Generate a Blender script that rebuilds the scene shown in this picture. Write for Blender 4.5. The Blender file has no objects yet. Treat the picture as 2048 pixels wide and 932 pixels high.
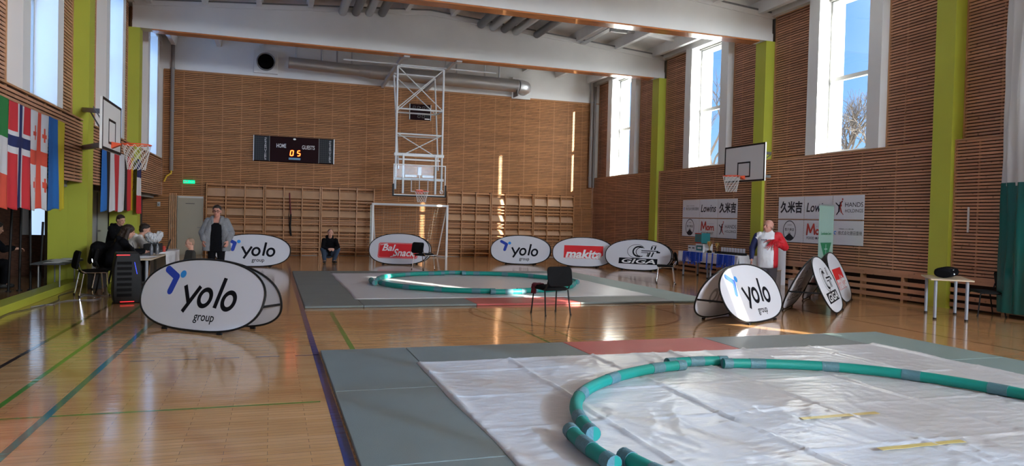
import bpy, math, random
from mathutils import Vector, Matrix, noise
random.seed(7)
C = bpy.context.scene.collection
SC = bpy.context.scene
PI = math.pi
# ------------------------------------------------------------------ camera
YAW, PIT, ROL, FPX, CH = 0.32313, -0.020207, 0.024974, 1437.1, 1.6
_f = Vector((math.sin(YAW)*math.cos(PIT), math.cos(YAW)*math.cos(PIT), math.sin(PIT)))
_r0 = Vector((math.cos(YAW), -math.sin(YAW), 0)); _u0 = _r0.cross(_f)
_r = math.cos(ROL)*_r0+math.sin(ROL)*_u0; _u = -math.sin(ROL)*_r0+math.cos(ROL)*_u0
cd = bpy.data.cameras.new('camera'); cam = bpy.data.objects.new('camera', cd); C.objects.link(cam)
cd.sensor_width = 36; cd.lens = FPX*36/2048; cd.clip_end = 500
cam.matrix_world = Matrix(((_r.x, _u.x, -_f.x, 0), (_r.y, _u.y, -_f.y, 0), (_r.z, _u.z, -_f.z, CH), (0, 0, 0, 1)))
SC.camera = cam
# ------------------------------------------------------------------ world, sun, exposure
SC.view_settings.view_transform = 'Standard'; SC.view_settings.look = 'None'
SC.view_settings.gamma = 1.0; SC.view_settings.use_curve_mapping = False
SC.view_settings.exposure = 1.5
SUN_AZ, SUN_EL = math.radians(28.8), math.radians(17)
sdir = Vector((math.sin(SUN_AZ)*math.cos(SUN_EL), -math.cos(SUN_AZ)*math.cos(SUN_EL), math.sin(SUN_EL)))
SUN_E, SKY_S, AUR, REAR_W = 14.5, .50, 18.0, 920
W = bpy.data.worlds.new('sky'); SC.world = W; W.use_nodes = True
nt = W.node_tree; N = nt.nodes; L = nt.links; N.clear()
wo = N.new('ShaderNodeOutputWorld'); bg = N.new('ShaderNodeBackground'); tc = N.new('ShaderNodeTexCoord')
sx = N.new('ShaderNodeSeparateXYZ'); L.new(tc.outputs['Generated'], sx.inputs[0])
cr = N.new('ShaderNodeValToRGB'); L.new(sx.outputs['Z'], cr.inputs[0])
E = cr.color_ramp.elements; E[0].position = 0.0; E[0].color = (.60, .78, 1.0, 1); E[1].position = .6; E[1].color = (.07, .22, .80, 1)
e = E.new(.12); e.color = (.27, .54, 1.0, 1); e = E.new(.3); e.color = (.14, .37, .97, 1)
dp = N.new('ShaderNodeVectorMath'); dp.operation = 'DOT_PRODUCT'; dp.inputs[1].default_value = sdir
L.new(tc.outputs['Generated'], dp.inputs[0])
mr = N.new('ShaderNodeMapRange'); L.new(dp.outputs['Value'], mr.inputs['Value'])
mr.inputs['From Min'].default_value = -.25; mr.inputs['From Max'].default_value = 1.0
mr.inputs['To Min'].default_value = 0.0; mr.inputs['To Max'].default_value = 1.0
pw = N.new('ShaderNodeMath'); pw.operation = 'POWER'; pw.inputs[1].default_value = 1.6; L.new(mr.outputs[0], pw.inputs[0])
mx = N.new('ShaderNodeMix'); mx.data_type = 'RGBA'; L.new(pw.outputs[0], mx.inputs[0])
L.new(cr.outputs[0], mx.inputs[6]); mx.inputs[7].default_value = (AUR*.95, AUR*.97, AUR, 1)
L.new(mx.outputs[2], bg.inputs[0]); bg.inputs[1].default_value = SKY_S; L.new(bg.outputs[0], wo.inputs[0])
def light(name, kind, loc, d, energy, col=(1, 1, 1), size=(1, 1), portal=False):
    l = bpy.data.lights.new(name, kind); l.energy = energy; l.color = col
    o = bpy.data.objects.new(name, l); C.objects.link(o); o.location = loc
    o.rotation_euler = Vector(d).to_track_quat('-Z', 'Y').to_euler()
    if kind == 'AREA':
        l.shape = 'RECTANGLE'; l.size, l.size_y = size
        l.cycles.is_portal = portal
    return o
s = light('sun', 'SUN', (30, -40, 30), -sdir, SUN_E, (1.0, .93, .80)); s.data.angle = math.radians(.55)
# added fill light, placed at a glazed band in the unseen end wall
light('end_wall_fill', 'AREA', (9.6, -9.7, 5.9), (-.15, 1, -.02), REAR_W, (.88, .95, 1.0), (5.8, 2.3))
XR, XL, BY, FY = 13.1, -3.72, 28.3, -10.0       # wainscot faces, back wall, wall behind the camera
WR = [(25.0, 26.65), (19.13, 20.8), (13.3, 14.95), (6.85, 8.85), (-3.0, -1.05)]  # window openings along y, right wall
WL = [(25.1, 26.65), (19.25, 20.8), (13.4, 14.95), (7.3, 8.85), (1.3, 2.85), (-4.6, -3.0)]
for a, b in WR: light('window_daylight', 'AREA', (13.92, (a+b)/2, 5.4), (-1, 0, 0), 1, size=(b-a, 3.9), portal=True)
# ------------------------------------------------------------------ mesh builder
class MB:
    def __init__(s): s.v = []; s.f = []; s.m = []
    def add(s, vs, fs, m=0):
        n = len(s.v); s.v += [tuple(v) for v in vs]; s.f += [tuple(n+i for i in f) for f in fs]; s.m += [m]*len(fs); return s
    def box(s, x0, x1, y0, y1, z0, z1, m=0):
        return s.add([(x0, y0, z0), (x1, y0, z0), (x1, y1, z0), (x0, y1, z0), (x0, y0, z1), (x1, y0, z1), (x1, y1, z1), (x0, y1, z1)],
              [(0, 3, 2, 1), (4, 5, 6, 7), (0, 1, 5, 4), (1, 2, 6, 5), (2, 3, 7, 6), (3, 0, 4, 7)], m)
    def bar(s, p, q, w, h, m=0, up=(0, 0, 1)):
        p, q = Vector(p), Vector(q); d = (q-p).normalized(); up = Vector(up)
        if abs(d.dot(up)) > .99: up = Vector((1, 0, 0))
        a = d.cross(up).normalized()*w/2; b = a.cross(d).normalized()*h/2
        vs = [c+i*a+j*b for c in (p, q) for i, j in ((-1, -1), (1, -1), (1, 1), (-1, 1))]
        return s.add(vs, [(0, 1, 2, 3), (7, 6, 5, 4), (0, 4, 5, 1), (1, 5, 6, 2), (2, 6, 7, 3), (3, 7, 4, 0)], m)
    def tube(s, pts, r, n=8, m=0, closed=False, caps=True):
        pts = [Vector(p) for p in pts]; k = len(pts); rs = r if isinstance(r, (list, tuple)) else [r]*k
        vs = []; ref = None
        for i, p in enumerate(pts):
            a = pts[(i-1) % k] if (i or closed) else p; b = pts[(i+1) % k] if (i < k-1 or closed) else p
            d = (b-a).normalized()
            if ref is None: ref = d.orthogonal().normalized()
            ref = (ref-ref.dot(d)*d).normalized(); t = d.cross(ref)
            for j in range(n):
                g = 2*PI*j/n; vs.append(p+rs[i]*(math.cos(g)*ref+math.sin(g)*t))
        fs = []
        for i in range(k if closed else k-1):
            o, q = i*n, ((i+1) % k)*n
            for j in range(n): fs.append((o+j, o+(j+1) % n, q+(j+1) % n, q+j))
        if caps and not closed: fs += [tuple(range(n))[::-1], tuple((k-1)*n+j for j in range(n))]
        return s.add(vs, fs, m)
    def lathe(s, prof, c=(0, 0, 0), n=24, m=0, axis='Z'):
        vs = []; k = len(prof)
        for r, z in prof:
            for j in range(n):
                g = 2*PI*j/n; a, b = r*math.cos(g), r*math.sin(g)
                v = {'Z': (a, b, z), 'Y': (a, z, b), 'X': (z, a, b)}[axis]
                vs.append((v[0]+c[0], v[1]+c[1], v[2]+c[2]))
        fs = [(i*n+j, i*n+(j+1) % n, (i+1)*n+(j+1) % n, (i+1)*n+j) for i in range(k-1) for j in range(n)]
        fs += [tuple(range(n))[::-1], tuple((k-1)*n+j for j in range(n))]
        return s.add(vs, fs, m)
    def ell(s, c, r, n=12, rot=None, m=0):
        vs = []; c = Vector(c); k = n//2+1
        for i in range(k+1):
            t = PI*i/k
            for j in range(n):
                g = 2*PI*j/n; v = Vector((r[0]*math.sin(t)*math.cos(g), r[1]*math.sin(t)*math.sin(g), r[2]*math.cos(t)))
                if rot: v = rot @ v
                vs.append(c+v)
        fs = [(i*n+j, (i+1)*n+j, (i+1)*n+(j+1) % n, i*n+(j+1) % n) for i in range(k) for j in range(n)]
        return s.add(vs, fs, m)
    def prism(s, poly, axis, a0, a1, m=0):      # poly of (u, v); extruded along axis between a0 and a1
        n = len(poly)
        def P(u, v, a): return {'Y': (u, a, v), 'X': (a, u, v), 'Z': (u, v, a)}[axis]
        vs = [P(u, v, a0) for u, v in poly]+[P(u, v, a1) for u, v in poly]
        fs = [tuple(range(n)), tuple(range(n, 2*n))[::-1]]+[(i, n+i, n+(i+1) % n, (i+1) % n) for i in range(n)]
        return s.add(vs, fs, m)
    def stroke(s, pts, w, y=0, m=0, cap=True, n=8, th=.0006):   # flat ribbon in the x-z plane
        for i in range(len(pts)-1):
            a, b = Vector(pts[i]), Vector(pts[i+1]); d = (b-a)
            if d.length < 1e-6: continue
            d.normalize(); q = Vector((-d.y, d.x))*w/2
            poly = [a-q, b-q]
            if cap: poly += [b+w/2*(math.cos(t)*d+math.sin(t)*Vector((-d.y, d.x))) for t in [-PI/2+PI*k/n for k in range(1, n)]]
            poly += [b+q, a+q]
            if cap: poly += [a-w/2*(math.cos(t)*d+math.sin(t)*Vector((-d.y, d.x))) for t in [-PI/2+PI*k/n for k in range(1, n)]]
            nn = len(s.v); s.v += [(p.x, y-th*(i % 2)*.5, p.y) for p in poly]; s.f.append(tuple(range(nn, nn+len(poly)))); s.m.append(m)
        return s
    def disc(s, c, rx, rz, y=0, m=0, n=28):
        nn = len(s.v); s.v += [(c[0]+rx*math.cos(2*PI*k/n), y, c[1]+rz*math.sin(2*PI*k/n)) for k in range(n)]
        s.f.append(tuple(range(nn, nn+n))); s.m.append(m); return s
    def ring(s, c, rx, rz, w, y=0, m=0, n=36, sh=0, a0=0, a1=2*PI):
        nn = len(s.v); full = abs(a1-a0) > 6.28; k = n if full else n+1
        for i in range(k):
            t = a0+(a1-a0)*i/n
            for o in (-w/2, w/2):
                x, z = (rx+o)*math.cos(t), (rz+o)*math.sin(t); s.v.append((c[0]+x+sh*z, y, c[1]+z))
        for i in range(n):
            j = (i+1) % k; s.f.append((nn+2*i, nn+2*i+1, nn+2*j+1, nn+2*j)); s.m.append(m)
        return s
    def quad(s, x0, x1, z0, z1, y=0, m=0, sh=0):
        return s.add([(x0+sh*z0, y, z0), (x1+sh*z0, y, z0), (x1+sh*z1, y, z1), (x0+sh*z1, y, z1)], [(0, 1, 2, 3)], m)
    def xf(s, M): s.v = [tuple(M @ Vector(v)) for v in s.v]; return s
    def build(s, name, mats, parent=None, smooth=False, bevel=0, M=None):
        me = bpy.data.meshes.new(name); me.from_pydata(s.v, [], s.f)
        if not isinstance(mats, (list, tuple)): mats = [mats]
        for m_ in mats: me.materials.append(m_)
        if len(mats) > 1: me.polygons.foreach_set('material_index', s.m)
        if smooth:
            me.polygons.foreach_set('use_smooth', [True]*len(me.polygons))
        me.update(); o = bpy.data.objects.new(name, me); C.objects.link(o)
        if parent: o.parent = parent
        if M is not None: o.matrix_local = M
        if bevel:
            b = o.modifiers.new('bevel', 'BEVEL'); b.width = bevel; b.segments = 2; b.limit_method = 'ANGLE'; b.angle_limit = math.radians(40)
        if smooth and len(s.f) < 30000:
            try: me.set_sharp_from_angle(angle=math.radians(45))
            except Exception: pass
        return o
def tag(o, label=None, cat=None, group=None, kind=None):
    for k, v in (('label', label), ('category', cat), ('group', group), ('kind', kind)):
        if v: o[k] = v
    return o
def thing(name, label, cat, loc=(0, 0, 0), rz=0, group=None):
    o = bpy.data.objects.new(name, None); C.objects.link(o); o.location = loc; o.rotation_euler = (0, 0, rz); o.empty_display_size = .1
    return tag(o, label, cat, group)
def struct(o): o['kind'] = 'structure'; return o
def copy_tree(o, parent=None):
    c = o.copy(); C.objects.link(c)
    if parent: c.parent = parent
    for ch in o.children: copy_tree(ch, c)
    return c
def TR(x, y, z, rx=0, ry=0, rz=0):
    return Matrix.Translation((x, y, z)) @ Matrix.Rotation(rz, 4, 'Z') @ Matrix.Rotation(ry, 4, 'Y') @ Matrix.Rotation(rx, 4, 'X')
def text(name, s, mat, parent, x0, x1, z0, z1, y=0, shear=0, bold=0.0, flip=False):   # lettering fitted into a rectangle of the x-z plane
    cu = bpy.data.curves.new(name, 'FONT'); cu.body = s; cu.size = 1; cu.offset = bold; cu.resolution_u = 3
    t = bpy.data.objects.new(name, cu); C.objects.link(t)
    me = bpy.data.meshes.new_from_object(t.evaluated_get(bpy.context.evaluated_depsgraph_get()))
    bpy.data.objects.remove(t); bpy.data.curves.remove(cu)
    vs = [v.co.copy() for v in me.vertices]
    for v in vs: v.x += shear*v.y
    a, b = min(v.x for v in vs), max(v.x for v in vs); c, d = min(v.y for v in vs), max(v.y for v in vs)
    for v, q in zip(me.vertices, vs):
        u = (q.x-a)/(b-a); u = 1-u if flip else u
        v.co = (x0+(x1-x0)*u, y, z0+(z1-z0)*(q.y-c)/(d-c))
    me.materials.clear(); me.materials.append(mat)
    o = bpy.data.objects.new(name, me); C.objects.link(o)
    if parent: o.parent = parent
    return o
# ------------------------------------------------------------------ materials
def mat(name, col, rough=.6, metal=0, spec=.5, coat=0, bump=0, bscale=40, var=0, vscale=3, trans=0, emit=None, alpha=1, stretch=(1, 1, 1), translucent=0, island=0):
    m = bpy.data.materials.new(name); m.use_nodes = True; n = m.node_tree.nodes; l = m.node_tree.links; b = n['Principled BSDF']
    b.inputs['Base Color'].default_value = (*col, 1); b.inputs['Roughness'].default_value = rough; b.inputs['Metallic'].default_value = metal
    b.inputs['Specular IOR Level'].default_value = spec; b.inputs['Coat Weight'].default_value = coat
    if trans: b.inputs['Transmission Weight'].default_value = trans
    if emit: b.inputs['Emission Color'].default_value = (*emit[:3], 1); b.inputs['Emission Strength'].default_value = emit[3]
    tcn = n.new('ShaderNodeTexCoord'); mp = n.new('ShaderNodeMapping'); mp.inputs['Scale'].default_value = stretch; l.new(tcn.outputs['Object'], mp.inputs[0])
    if var or island:
        no = n.new('ShaderNodeTexNoise'); no.inputs['Scale'].default_value = vscale; no.inputs['Detail'].default_value = 4; l.new(mp.outputs[0], no.inputs['Vector'])
        hv = n.new('ShaderNodeHueSaturation'); hv.inputs['Color'].default_value = (*col, 1)
        r = n.new('ShaderNodeMapRange'); r.inputs['From Min'].default_value = .3; r.inputs['From Max'].default_value = .7
        r.inputs['To Min'].default_value = 1-var; r.inputs['To Max'].default_value = 1+var; l.new(no.outputs[0], r.inputs[0])
        if island:
            g = n.new('ShaderNodeNewGeometry'); r2 = n.new('ShaderNodeMapRange'); l.new(g.outputs['Random Per Island'], r2.inputs[0])
            r2.inputs['To Min'].default_value = 1-island; r2.inputs['To Max'].default_value = 1+island
            mm = n.new('ShaderNodeMath'); mm.operation = 'MULTIPLY'; l.new(r.outputs[0], mm.inputs[0]); l.new(r2.outputs[0], mm.inputs[1]); l.new(mm.outputs[0], hv.inputs['Value'])
        else: l.new(r.outputs[0], hv.inputs['Value'])
        l.new(hv.outputs[0], b.inputs['Base Color'])
    if bump:
        nb = n.new('ShaderNodeTexNoise'); nb.inputs['Scale'].default_value = bscale; nb.inputs['Detail'].default_value = 3; l.new(mp.outputs[0], nb.inputs['Vector'])
        bn = n.new('ShaderNodeBump'); bn.inputs['Strength'].default_value = bump; bn.inputs['Distance'].default_value = .02
        l.new(nb.outputs[0], bn.inputs['Height']); l.new(bn.outputs[0], b.inputs['Normal'])
    if translucent:
        tr = n.new('ShaderNodeBsdfTranslucent'); tr.inputs[0].default_value = (*col, 1); ms = n.new('ShaderNodeMixShader'); ms.inputs[0].default_value = translucent
        l.new(b.outputs[0], ms.inputs[1]); l.new(tr.outputs[0], ms.inputs[2]); l.new(ms.outputs[0], n['Material Output'].inputs[0])
    return m
def knotty(m, k=.55, sc=9):          # dark knots in softwood
    n = m.node_tree.nodes; l = m.node_tree.links; b = n['Principled BSDF']; src = b.inputs['Base Color'].links[0].from_socket
    vo = n.new('ShaderNodeTexVoronoi'); vo.inputs['Scale'].default_value = sc; tcn = n.new('ShaderNodeTexCoord'); l.new(tcn.outputs['Object'], vo.inputs['Vector'])
    r = n.new('ShaderNodeMapRange'); r.inputs['From Min'].default_value = .05; r.inputs['From Max'].default_value = .2; r.inputs['To Min'].default_value = k; r.inputs['To Max'].default_value = 1
    l.new(vo.outputs['Distance'], r.inputs[0]); mm = n.new('ShaderNodeMix'); mm.data_type = 'RGBA'; mm.blend_type = 'MULTIPLY'; mm.inputs[0].default_value = 1
    l.new(src, mm.inputs[6]); l.new(r.outputs[0], mm.inputs[7]); l.new(mm.outputs[2], b.inputs['Base Color']); return m
M = {}
M['slat'] = knotty(mat('slat pine', (.56, .29, .17), .5, island=.13, var=.12, vscale=2, stretch=(6, .6, 6), spec=.3), .5, 7)
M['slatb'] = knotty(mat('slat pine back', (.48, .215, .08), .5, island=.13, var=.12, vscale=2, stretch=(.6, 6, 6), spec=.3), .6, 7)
M['gap'] = mat('dark backing', (.035, .016, .01), .9)
M['batten'] = mat('batten pine', (.36, .18, .09), .6)
M['woodtrim'] = mat('pine trim', (.52, .27, .13), .45, var=.1, vscale=3)
M['beamwood'] = mat('varnished beam soffit', (.50, .17, .055), .22, coat=.35, var=.18, vscale=2.5, stretch=(1, 4, 1))
M['white'] = mat('white paint', (.74, .73, .70), .75, var=.04, vscale=1.2)
M['ceil'] = mat('ceiling paint', (.70, .69, .67), .8, var=.07, vscale=1.5)
M['winwhite'] = mat('window lining', (.78, .78, .76), .5)
M['frame'] = mat('shaded window frame', (.42, .43, .42), .5)  # greyer than the lining: shade on the frame put into its colour
M['green'] = mat('lime green paint', (.47, .50, .05), .5, var=.04, vscale=1)
M['brick'] = mat('white brick', (.33, .33, .30), .85)
M['metal'] = mat('galvanised metal', (.50, .51, .51), .42, metal=.75)
M['greymetal'] = mat('grey metal', (.22, .22, .22), .5, metal=.3)
M['chrome'] = mat('chrome', (.75, .76, .78), .12, metal=1)
M['steel'] = mat('silver leg', (.30, .32, .36), .45, metal=.3)
M['wsteel'] = mat('white steel', (.74, .76, .76), .4)
M['black'] = mat('black plastic', (.010, .010, .011), .5, spec=.25)
M['blackfab'] = mat('black fabric', (.010, .010, .011), .95, spec=.15)
M['darkgrey'] = mat('dark grey', (.05, .05, .055), .6)
M['fabric'] = mat('white banner fabric', (.74, .74, .78), .7, translucent=.12)
M['ink'] = mat('black ink', (.008, .008, .012), .7, spec=.1)
M['inkghost'] = mat('ink showing through', (.33, .32, .34), .7)
M['redghost'] = mat('red ink showing through', (.62, .30, .32), .7)
M['navy'] = mat('blue ink', (.012, .05, .42), .6)
M['sky'] = mat('light blue ink', (.02, .28, .75), .6)
M['red'] = mat('red ink', (.72, .015, .02), .6)
M['whiteink'] = mat('white ink', (.8, .8, .8), .6)
M['paper'] = mat('white poster', (.76, .76, .80), .6)
M['mat'] = mat('grey green judo mat', (.17, .20, .19), .42, bump=.35, bscale=260, var=.06, vscale=2, spec=.45)
M['matg'] = mat('pale green judo mat', (.19, .27, .255), .45, bump=.3, bscale=260, var=.05, vscale=2)
M['matr'] = mat('red judo mat', (.50, .085, .075), .45, bump=.3, bscale=260, var=.08, vscale=2, spec=.55)
M['teal'] = mat('teal foam', (.0, .25, .20), .55)
M['tape'] = mat('grey blue tape', (.09, .20, .23), .5, bump=.3, bscale=50)
M['ytape'] = mat('yellow tape', (.60, .45, .14), .4)
M['pine'] = mat('beech wood', (.48, .225, .085), .4, var=.12, vscale=4, stretch=(1, 6, 6))
M['ply'] = mat('birch plywood', (.50, .29, .155), .5, var=.08, vscale=3)
M['orange'] = mat('orange rim', (.85, .10, .03), .35)
M['net'] = mat('net cord', (.78, .77, .74), .8)
M['cloth'] = mat('white tablecloth', (.74, .74, .76), .8, bump=.15, bscale=12)
M['curtw'] = mat('white curtain', (.72, .72, .72), .55, translucent=.25)
M['curtg'] = mat('green curtain vinyl', (.0, .105, .085), .28)
M['skin'] = mat('skin', (.60, .32, .23), .5); M['skinr'] = mat('ruddy skin', (.58, .27, .20), .5)
M['hairb'] = mat('dark hair', (.018, .011, .008), .55, bump=.4, bscale=90); M['haird'] = mat('brown hair', (.03, .016, .01), .5, bump=.5, bscale=70)
M['hairg'] = mat('short grey hair', (.20, .14, .11), .7)
M['fleece'] = mat('grey fleece', (.23, .235, .25), .95, bump=.7, bscale=60, var=.12, vscale=12)
M['blackcloth'] = mat('black cloth', (.008, .008, .010), .95, spec=.08)
M['jeans'] = mat('blue jeans', (.04, .07, .12), .85, bump=.2, bscale=200); M['gtrous'] = mat('grey trousers', (.22, .23, .27), .85)
M['hood'] = mat('white hoodie', (.62, .60, .56), .9, bump=.3, bscale=60); M['wshirt'] = mat('white tracksuit', (.76, .76, .78), .6, bump=.15, bscale=15)
M['navyc'] = mat('navy cloth', (.012, .02, .09), .7); M['redc'] = mat('red cloth', (.55, .01, .02), .6)
M['lip'] = mat('lips', (.38, .10, .09), .5); M['eye'] = mat('eye', (.03, .02, .02), .2); M['sole'] = mat('shoe black', (.02, .02, .02), .6)
M['blue'] = mat('royal blue ribbon', (.01, .07, .55), .55); M['gold'] = mat('gold', (.75, .55, .22), .2, metal=1)
M['maroon'] = mat('maroon cloth', (.16, .012, .03), .7); M['card'] = mat('cardboard', (.38, .22, .11), .8)
M['tabletop'] = mat('pale laminate', (.62, .50, .36), .35); M['exit'] = mat('exit sign', (.0, .45, .18), .5, emit=(.0, .6, .25, .6))
M['led'] = mat('red led digits', (1, .05, .0), .4, emit=(1.0, .09, .01, 3.5)); M['redled'] = mat('red strip light', (1, .05, .05), .4, emit=(1.0, .03, .04, .35))
M['blueled'] = mat('blue strip light', (.05, .1, 1), .4, emit=(.03, .06, 1.0, .7)); M['sb'] = mat('scoreboard face', (.018, .004, .006), .6, spec=.1)
M['grille'] = mat('speaker grille', (.03, .035, .04), .6, spec=.2); M['mint'] = mat('mint banner', (.34, .50, .42), .6, translucent=.1); M['dkgreen'] = mat('dark green print', (.02, .20, .08), .6)
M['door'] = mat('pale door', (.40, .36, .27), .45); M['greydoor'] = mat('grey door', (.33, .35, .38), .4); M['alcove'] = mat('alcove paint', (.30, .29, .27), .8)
M['bark'] = mat('bark', (.045, .038, .032), .95, spec=.1); M['whiteground'] = mat('whitened ground', (.8, .8, .8), .9)  # unseen ground whitened to bounce light up to the ceiling
g = bpy.data.materials.new('window glass'); g.use_nodes = True; n = g.node_tree.nodes; n.clear(); l = g.node_tree.links
o_ = n.new('ShaderNodeOutputMaterial'); a_ = n.new('ShaderNodeBsdfTransparent'); b_ = n.new('ShaderNodeBsdfGlossy'); b_.inputs['Roughness'].default_value = .02; c_ = n.new('ShaderNodeMixShader'); c_.inputs[0].default_value = .05
l.new(a_.outputs[0], c_.inputs[1]); l.new(b_.outputs[0], c_.inputs[2]); l.new(c_.outputs[0], o_.inputs[0]); a_.inputs[0].default_value = (.95, .97, .98, 1); M['glass'] = g
g2 = g.copy(); g2.name = 'backboard glass'; [setattr(q.inputs[0], 'default_value', .003) for q in g2.node_tree.nodes if q.type == 'MIX_SHADER']; M['bglass'] = g2
f_ = bpy.data.materials.new('frosted glass'); f_.use_nodes = True; n = f_.node_tree.nodes; n.clear(); l = f_.node_tree.links
o_ = n.new('ShaderNodeOutputMaterial'); a_ = n.new('ShaderNodeBsdfTranslucent'); a_.inputs[0].default_value = (.55, .70, .90, 1); b_ = n.new('ShaderNodeBsdfTransparent'); b_.inputs[0].default_value = (.5, .72, 1, 1); c_ = n.new('ShaderNodeMixShader'); c_.inputs[0].default_value = .3
l.new(a_.outputs[0], c_.inputs[1]); l.new(b_.outputs[0], c_.inputs[2]); l.new(c_.outputs[0], o_.inputs[0]); M['frost'] = f_
def floor_like(name, paint=None):
    m = mat(name, (.5, .25, .1), .13, coat=.25); n = m.node_tree.nodes; l = m.node_tree.links; b = n['Principled BSDF']
    b.inputs['Specular IOR Level'].default_value = .75; b.inputs['Coat Roughness'].default_value = .06
    tcn = n.new('ShaderNodeTexCoord')
    if paint is None:
        br = n.new('ShaderNodeTexBrick'); br.inputs['Scale'].default_value = 1; br.inputs['Brick Width'].default_value = .55; br.inputs['Row Height'].default_value = .07
        br.inputs['Mortar Size'].default_value = .0012; br.inputs['Color1'].default_value = (.60, .33, .145, 1); br.inputs['Color2'].default_value = (.51, .265, .105, 1); br.inputs['Mortar'].default_value = (.16, .07, .03, 1)
        l.new(tcn.outputs['Object'], br.inputs['Vector'])
        mp = n.new('ShaderNodeMapping'); mp.inputs['Scale'].default_value = (1.2, 26, 1); l.new(tcn.outputs['Object'], mp.inputs[0])
        no = n.new('ShaderNodeTexNoise'); no.inputs['Scale'].default_value = 2; no.inputs['Detail'].default_value = 5; l.new(mp.outputs[0], no.inputs['Vector'])
        r = n.new('ShaderNodeMapRange'); r.inputs['From Min'].default_value = .3; r.inputs['From Max'].default_value = .7; r.inputs['To Min'].default_value = .8; r.inputs['To Max'].default_value = 1.15; l.new(no.outputs[0], r.inputs[0])
        mm = n.new('ShaderNodeMix'); mm.data_type = 'RGBA'; mm.blend_type = 'MULTIPLY'; mm.inputs[0].default_value = 1; l.new(br.outputs[0], mm.inputs[6]); l.new(r.outputs[0], mm.inputs[7]); l.new(mm.outputs[2], b.inputs['Base Color'])
    else: b.inputs['Base Color'].default_value = (*paint, 1)
    mp2 = n.new('ShaderNodeMapping'); mp2.inputs['Scale'].default_value = (2.5, 14, 1); l.new(tcn.outputs['Object'], mp2.inputs[0])
    nb = n.new('ShaderNodeTexNoise'); nb.inputs['Scale'].default_value = 1; nb.inputs['Detail'].default_value = 2; l.new(mp2.outputs[0], nb.inputs['Vector'])
    bn = n.new('ShaderNodeBump'); bn.inputs['Strength'].default_value = .07; bn.inputs['Distance'].default_value = .02; l.new(nb.outputs[0], bn.inputs['Height'])
    l.new(bn.outputs[0], b.inputs['Normal']); l.new(bn.outputs[0], b.inputs['Coat Normal']); return m
M['floor'] = floor_like('varnished parquet')
for k, c in (('l_green', (.06, .25, .03)), ('l_blue', (.015, .035, .17)), ('l_black', (.03, .02, .02)), ('l_brown', (.14, .045, .025)), ('l_teal', (.03, .18, .12))): M[k] = floor_like('line paint '+k[2:], c)
# ------------------------------------------------------------------ the hall
def slats(mb, ax, face, back, a0, a1, z0, z1, pitch=.066, hgt=.045, seg=1.95, bat=.98, m=0):
    """horizontal slats on a wall; ax 'x' = wall lies along y at x=face, ax 'y' = along x at y=face; back = direction away from the room"""
    z = z0
    def B(u0, u1, d0, d1, w0, w1, mm):
        e0, e1 = sorted((face+back*d0, face+back*d1))
        if ax == 'x': mb.box(e0, e1, u0, u1, w0, w1, mm)
        else: mb.box(u0, u1, e0, e1, w0, w1, mm)
    B(a0, a1, .045, .06, z0, z1, m+1)
    row = 0
    while z+hgt < z1+.002:
        u = a0; first = random.uniform(.3, 1)*seg
        while u < a1-1e-4:
            v = min(a1, u+first); first = seg; B(u+.001, v-.001, 0, .02, z, z+hgt, m); u = v
        z += pitch; row += 1
    u = a0+.01
    while u < a1: B(u, min(u+.03, a1), .02, .045, z0, z1, m+2); u += bat
SM = [M['slat'], M['gap'], M['batten'], M['woodtrim'], M['brick'], M['white']]
COLS = [11.0, 16.9, 22.75, 5.1, -.35, -6.7]     # columns: y of the side turned to the camera, .45 deep
def spans(y0, y1, cuts):
    out = [(y0, y1)]
    for a, b in cuts:
        nx = []
        for p, q in out:
            if b <= p or a >= q: nx.append((p, q)); continue
            if a > p: nx.append((p, a))
            if b < q: nx.append((b, q))
        out = nx
    return [(p, q) for p, q in out if q-p > .02]
LED, EAVE, SUR = 3.42, 7.42, .36
def side_wall(name, xw, sgn, wins, low_z0):
    """xw = face of the lower panelling, sgn = +1 right wall, -1 left wall"""
    mb = MB(); xu = xw+sgn*.2
    colc = [(y-.002, y+.452) for y in COLS]
    for a, b in spans(FY, BY, colc):
        slats(mb, 'x', xw, sgn, a, b, low_z0, LED-.03)
        x0, x1 = sorted((xw-sgn*.01, xu+sgn*.02)); mb.box(x0, x1, a, b, LED-.03, LED, 3)
        x0, x1 = sorted((xw, xw+sgn*.05))
        if sgn > 0:
            for e in (a, b-.03): mb.box(x0-.01, x1, e, e+.03, low_z0, LED-.03, 3)
    for a, b in spans(FY, BY, colc+[(p-SUR, q+SUR) for p, q in wins]):
        slats(mb, 'x', xu, sgn, a, b, LED, EAVE-.03)
        x0, x1 = sorted((xu-sgn*.01, xu+sgn*.05)); mb.box(x0, x1, a, b, EAVE-.03, EAVE, 3)
        for e in (a, b-.035): mb.box(x0, x1, e, e+.035, LED, EAVE-.03, 3)
    # masonry behind the panelling, with the window openings cut through
    x0, x1 = sorted((xu+sgn*.07, xw+sgn*.8))
    for a, b in spans(FY, BY, wins): mb.box(x0, x1, a, b, low_z0-.1, 7.5, 4)
    for a, b in wins:
        mb.box(x0, x1, a, b, low_z0-.1, LED-.02, 4); mb.box(x0, x1, a, b, 7.32, 7.5, 4)
    x0, x1 = sorted((xw+sgn*.03, xw+sgn*.8)); mb.box(x0, x1, FY, BY+.3, 7.42, 7.66, 5)
    return struct(mb.build(name, SM))
side_wall('wall_right', XR, 1, WR, .63)
side_wall('wall_left', XL, -1, WL, 2.12)
def brick_joints(mb, x0, x1, y, z0, z1, d):
    z = z0
    while z < z1: mb.box(x0, x1, y-d, y+d, z, z+.012, 1); z += .30
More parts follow.
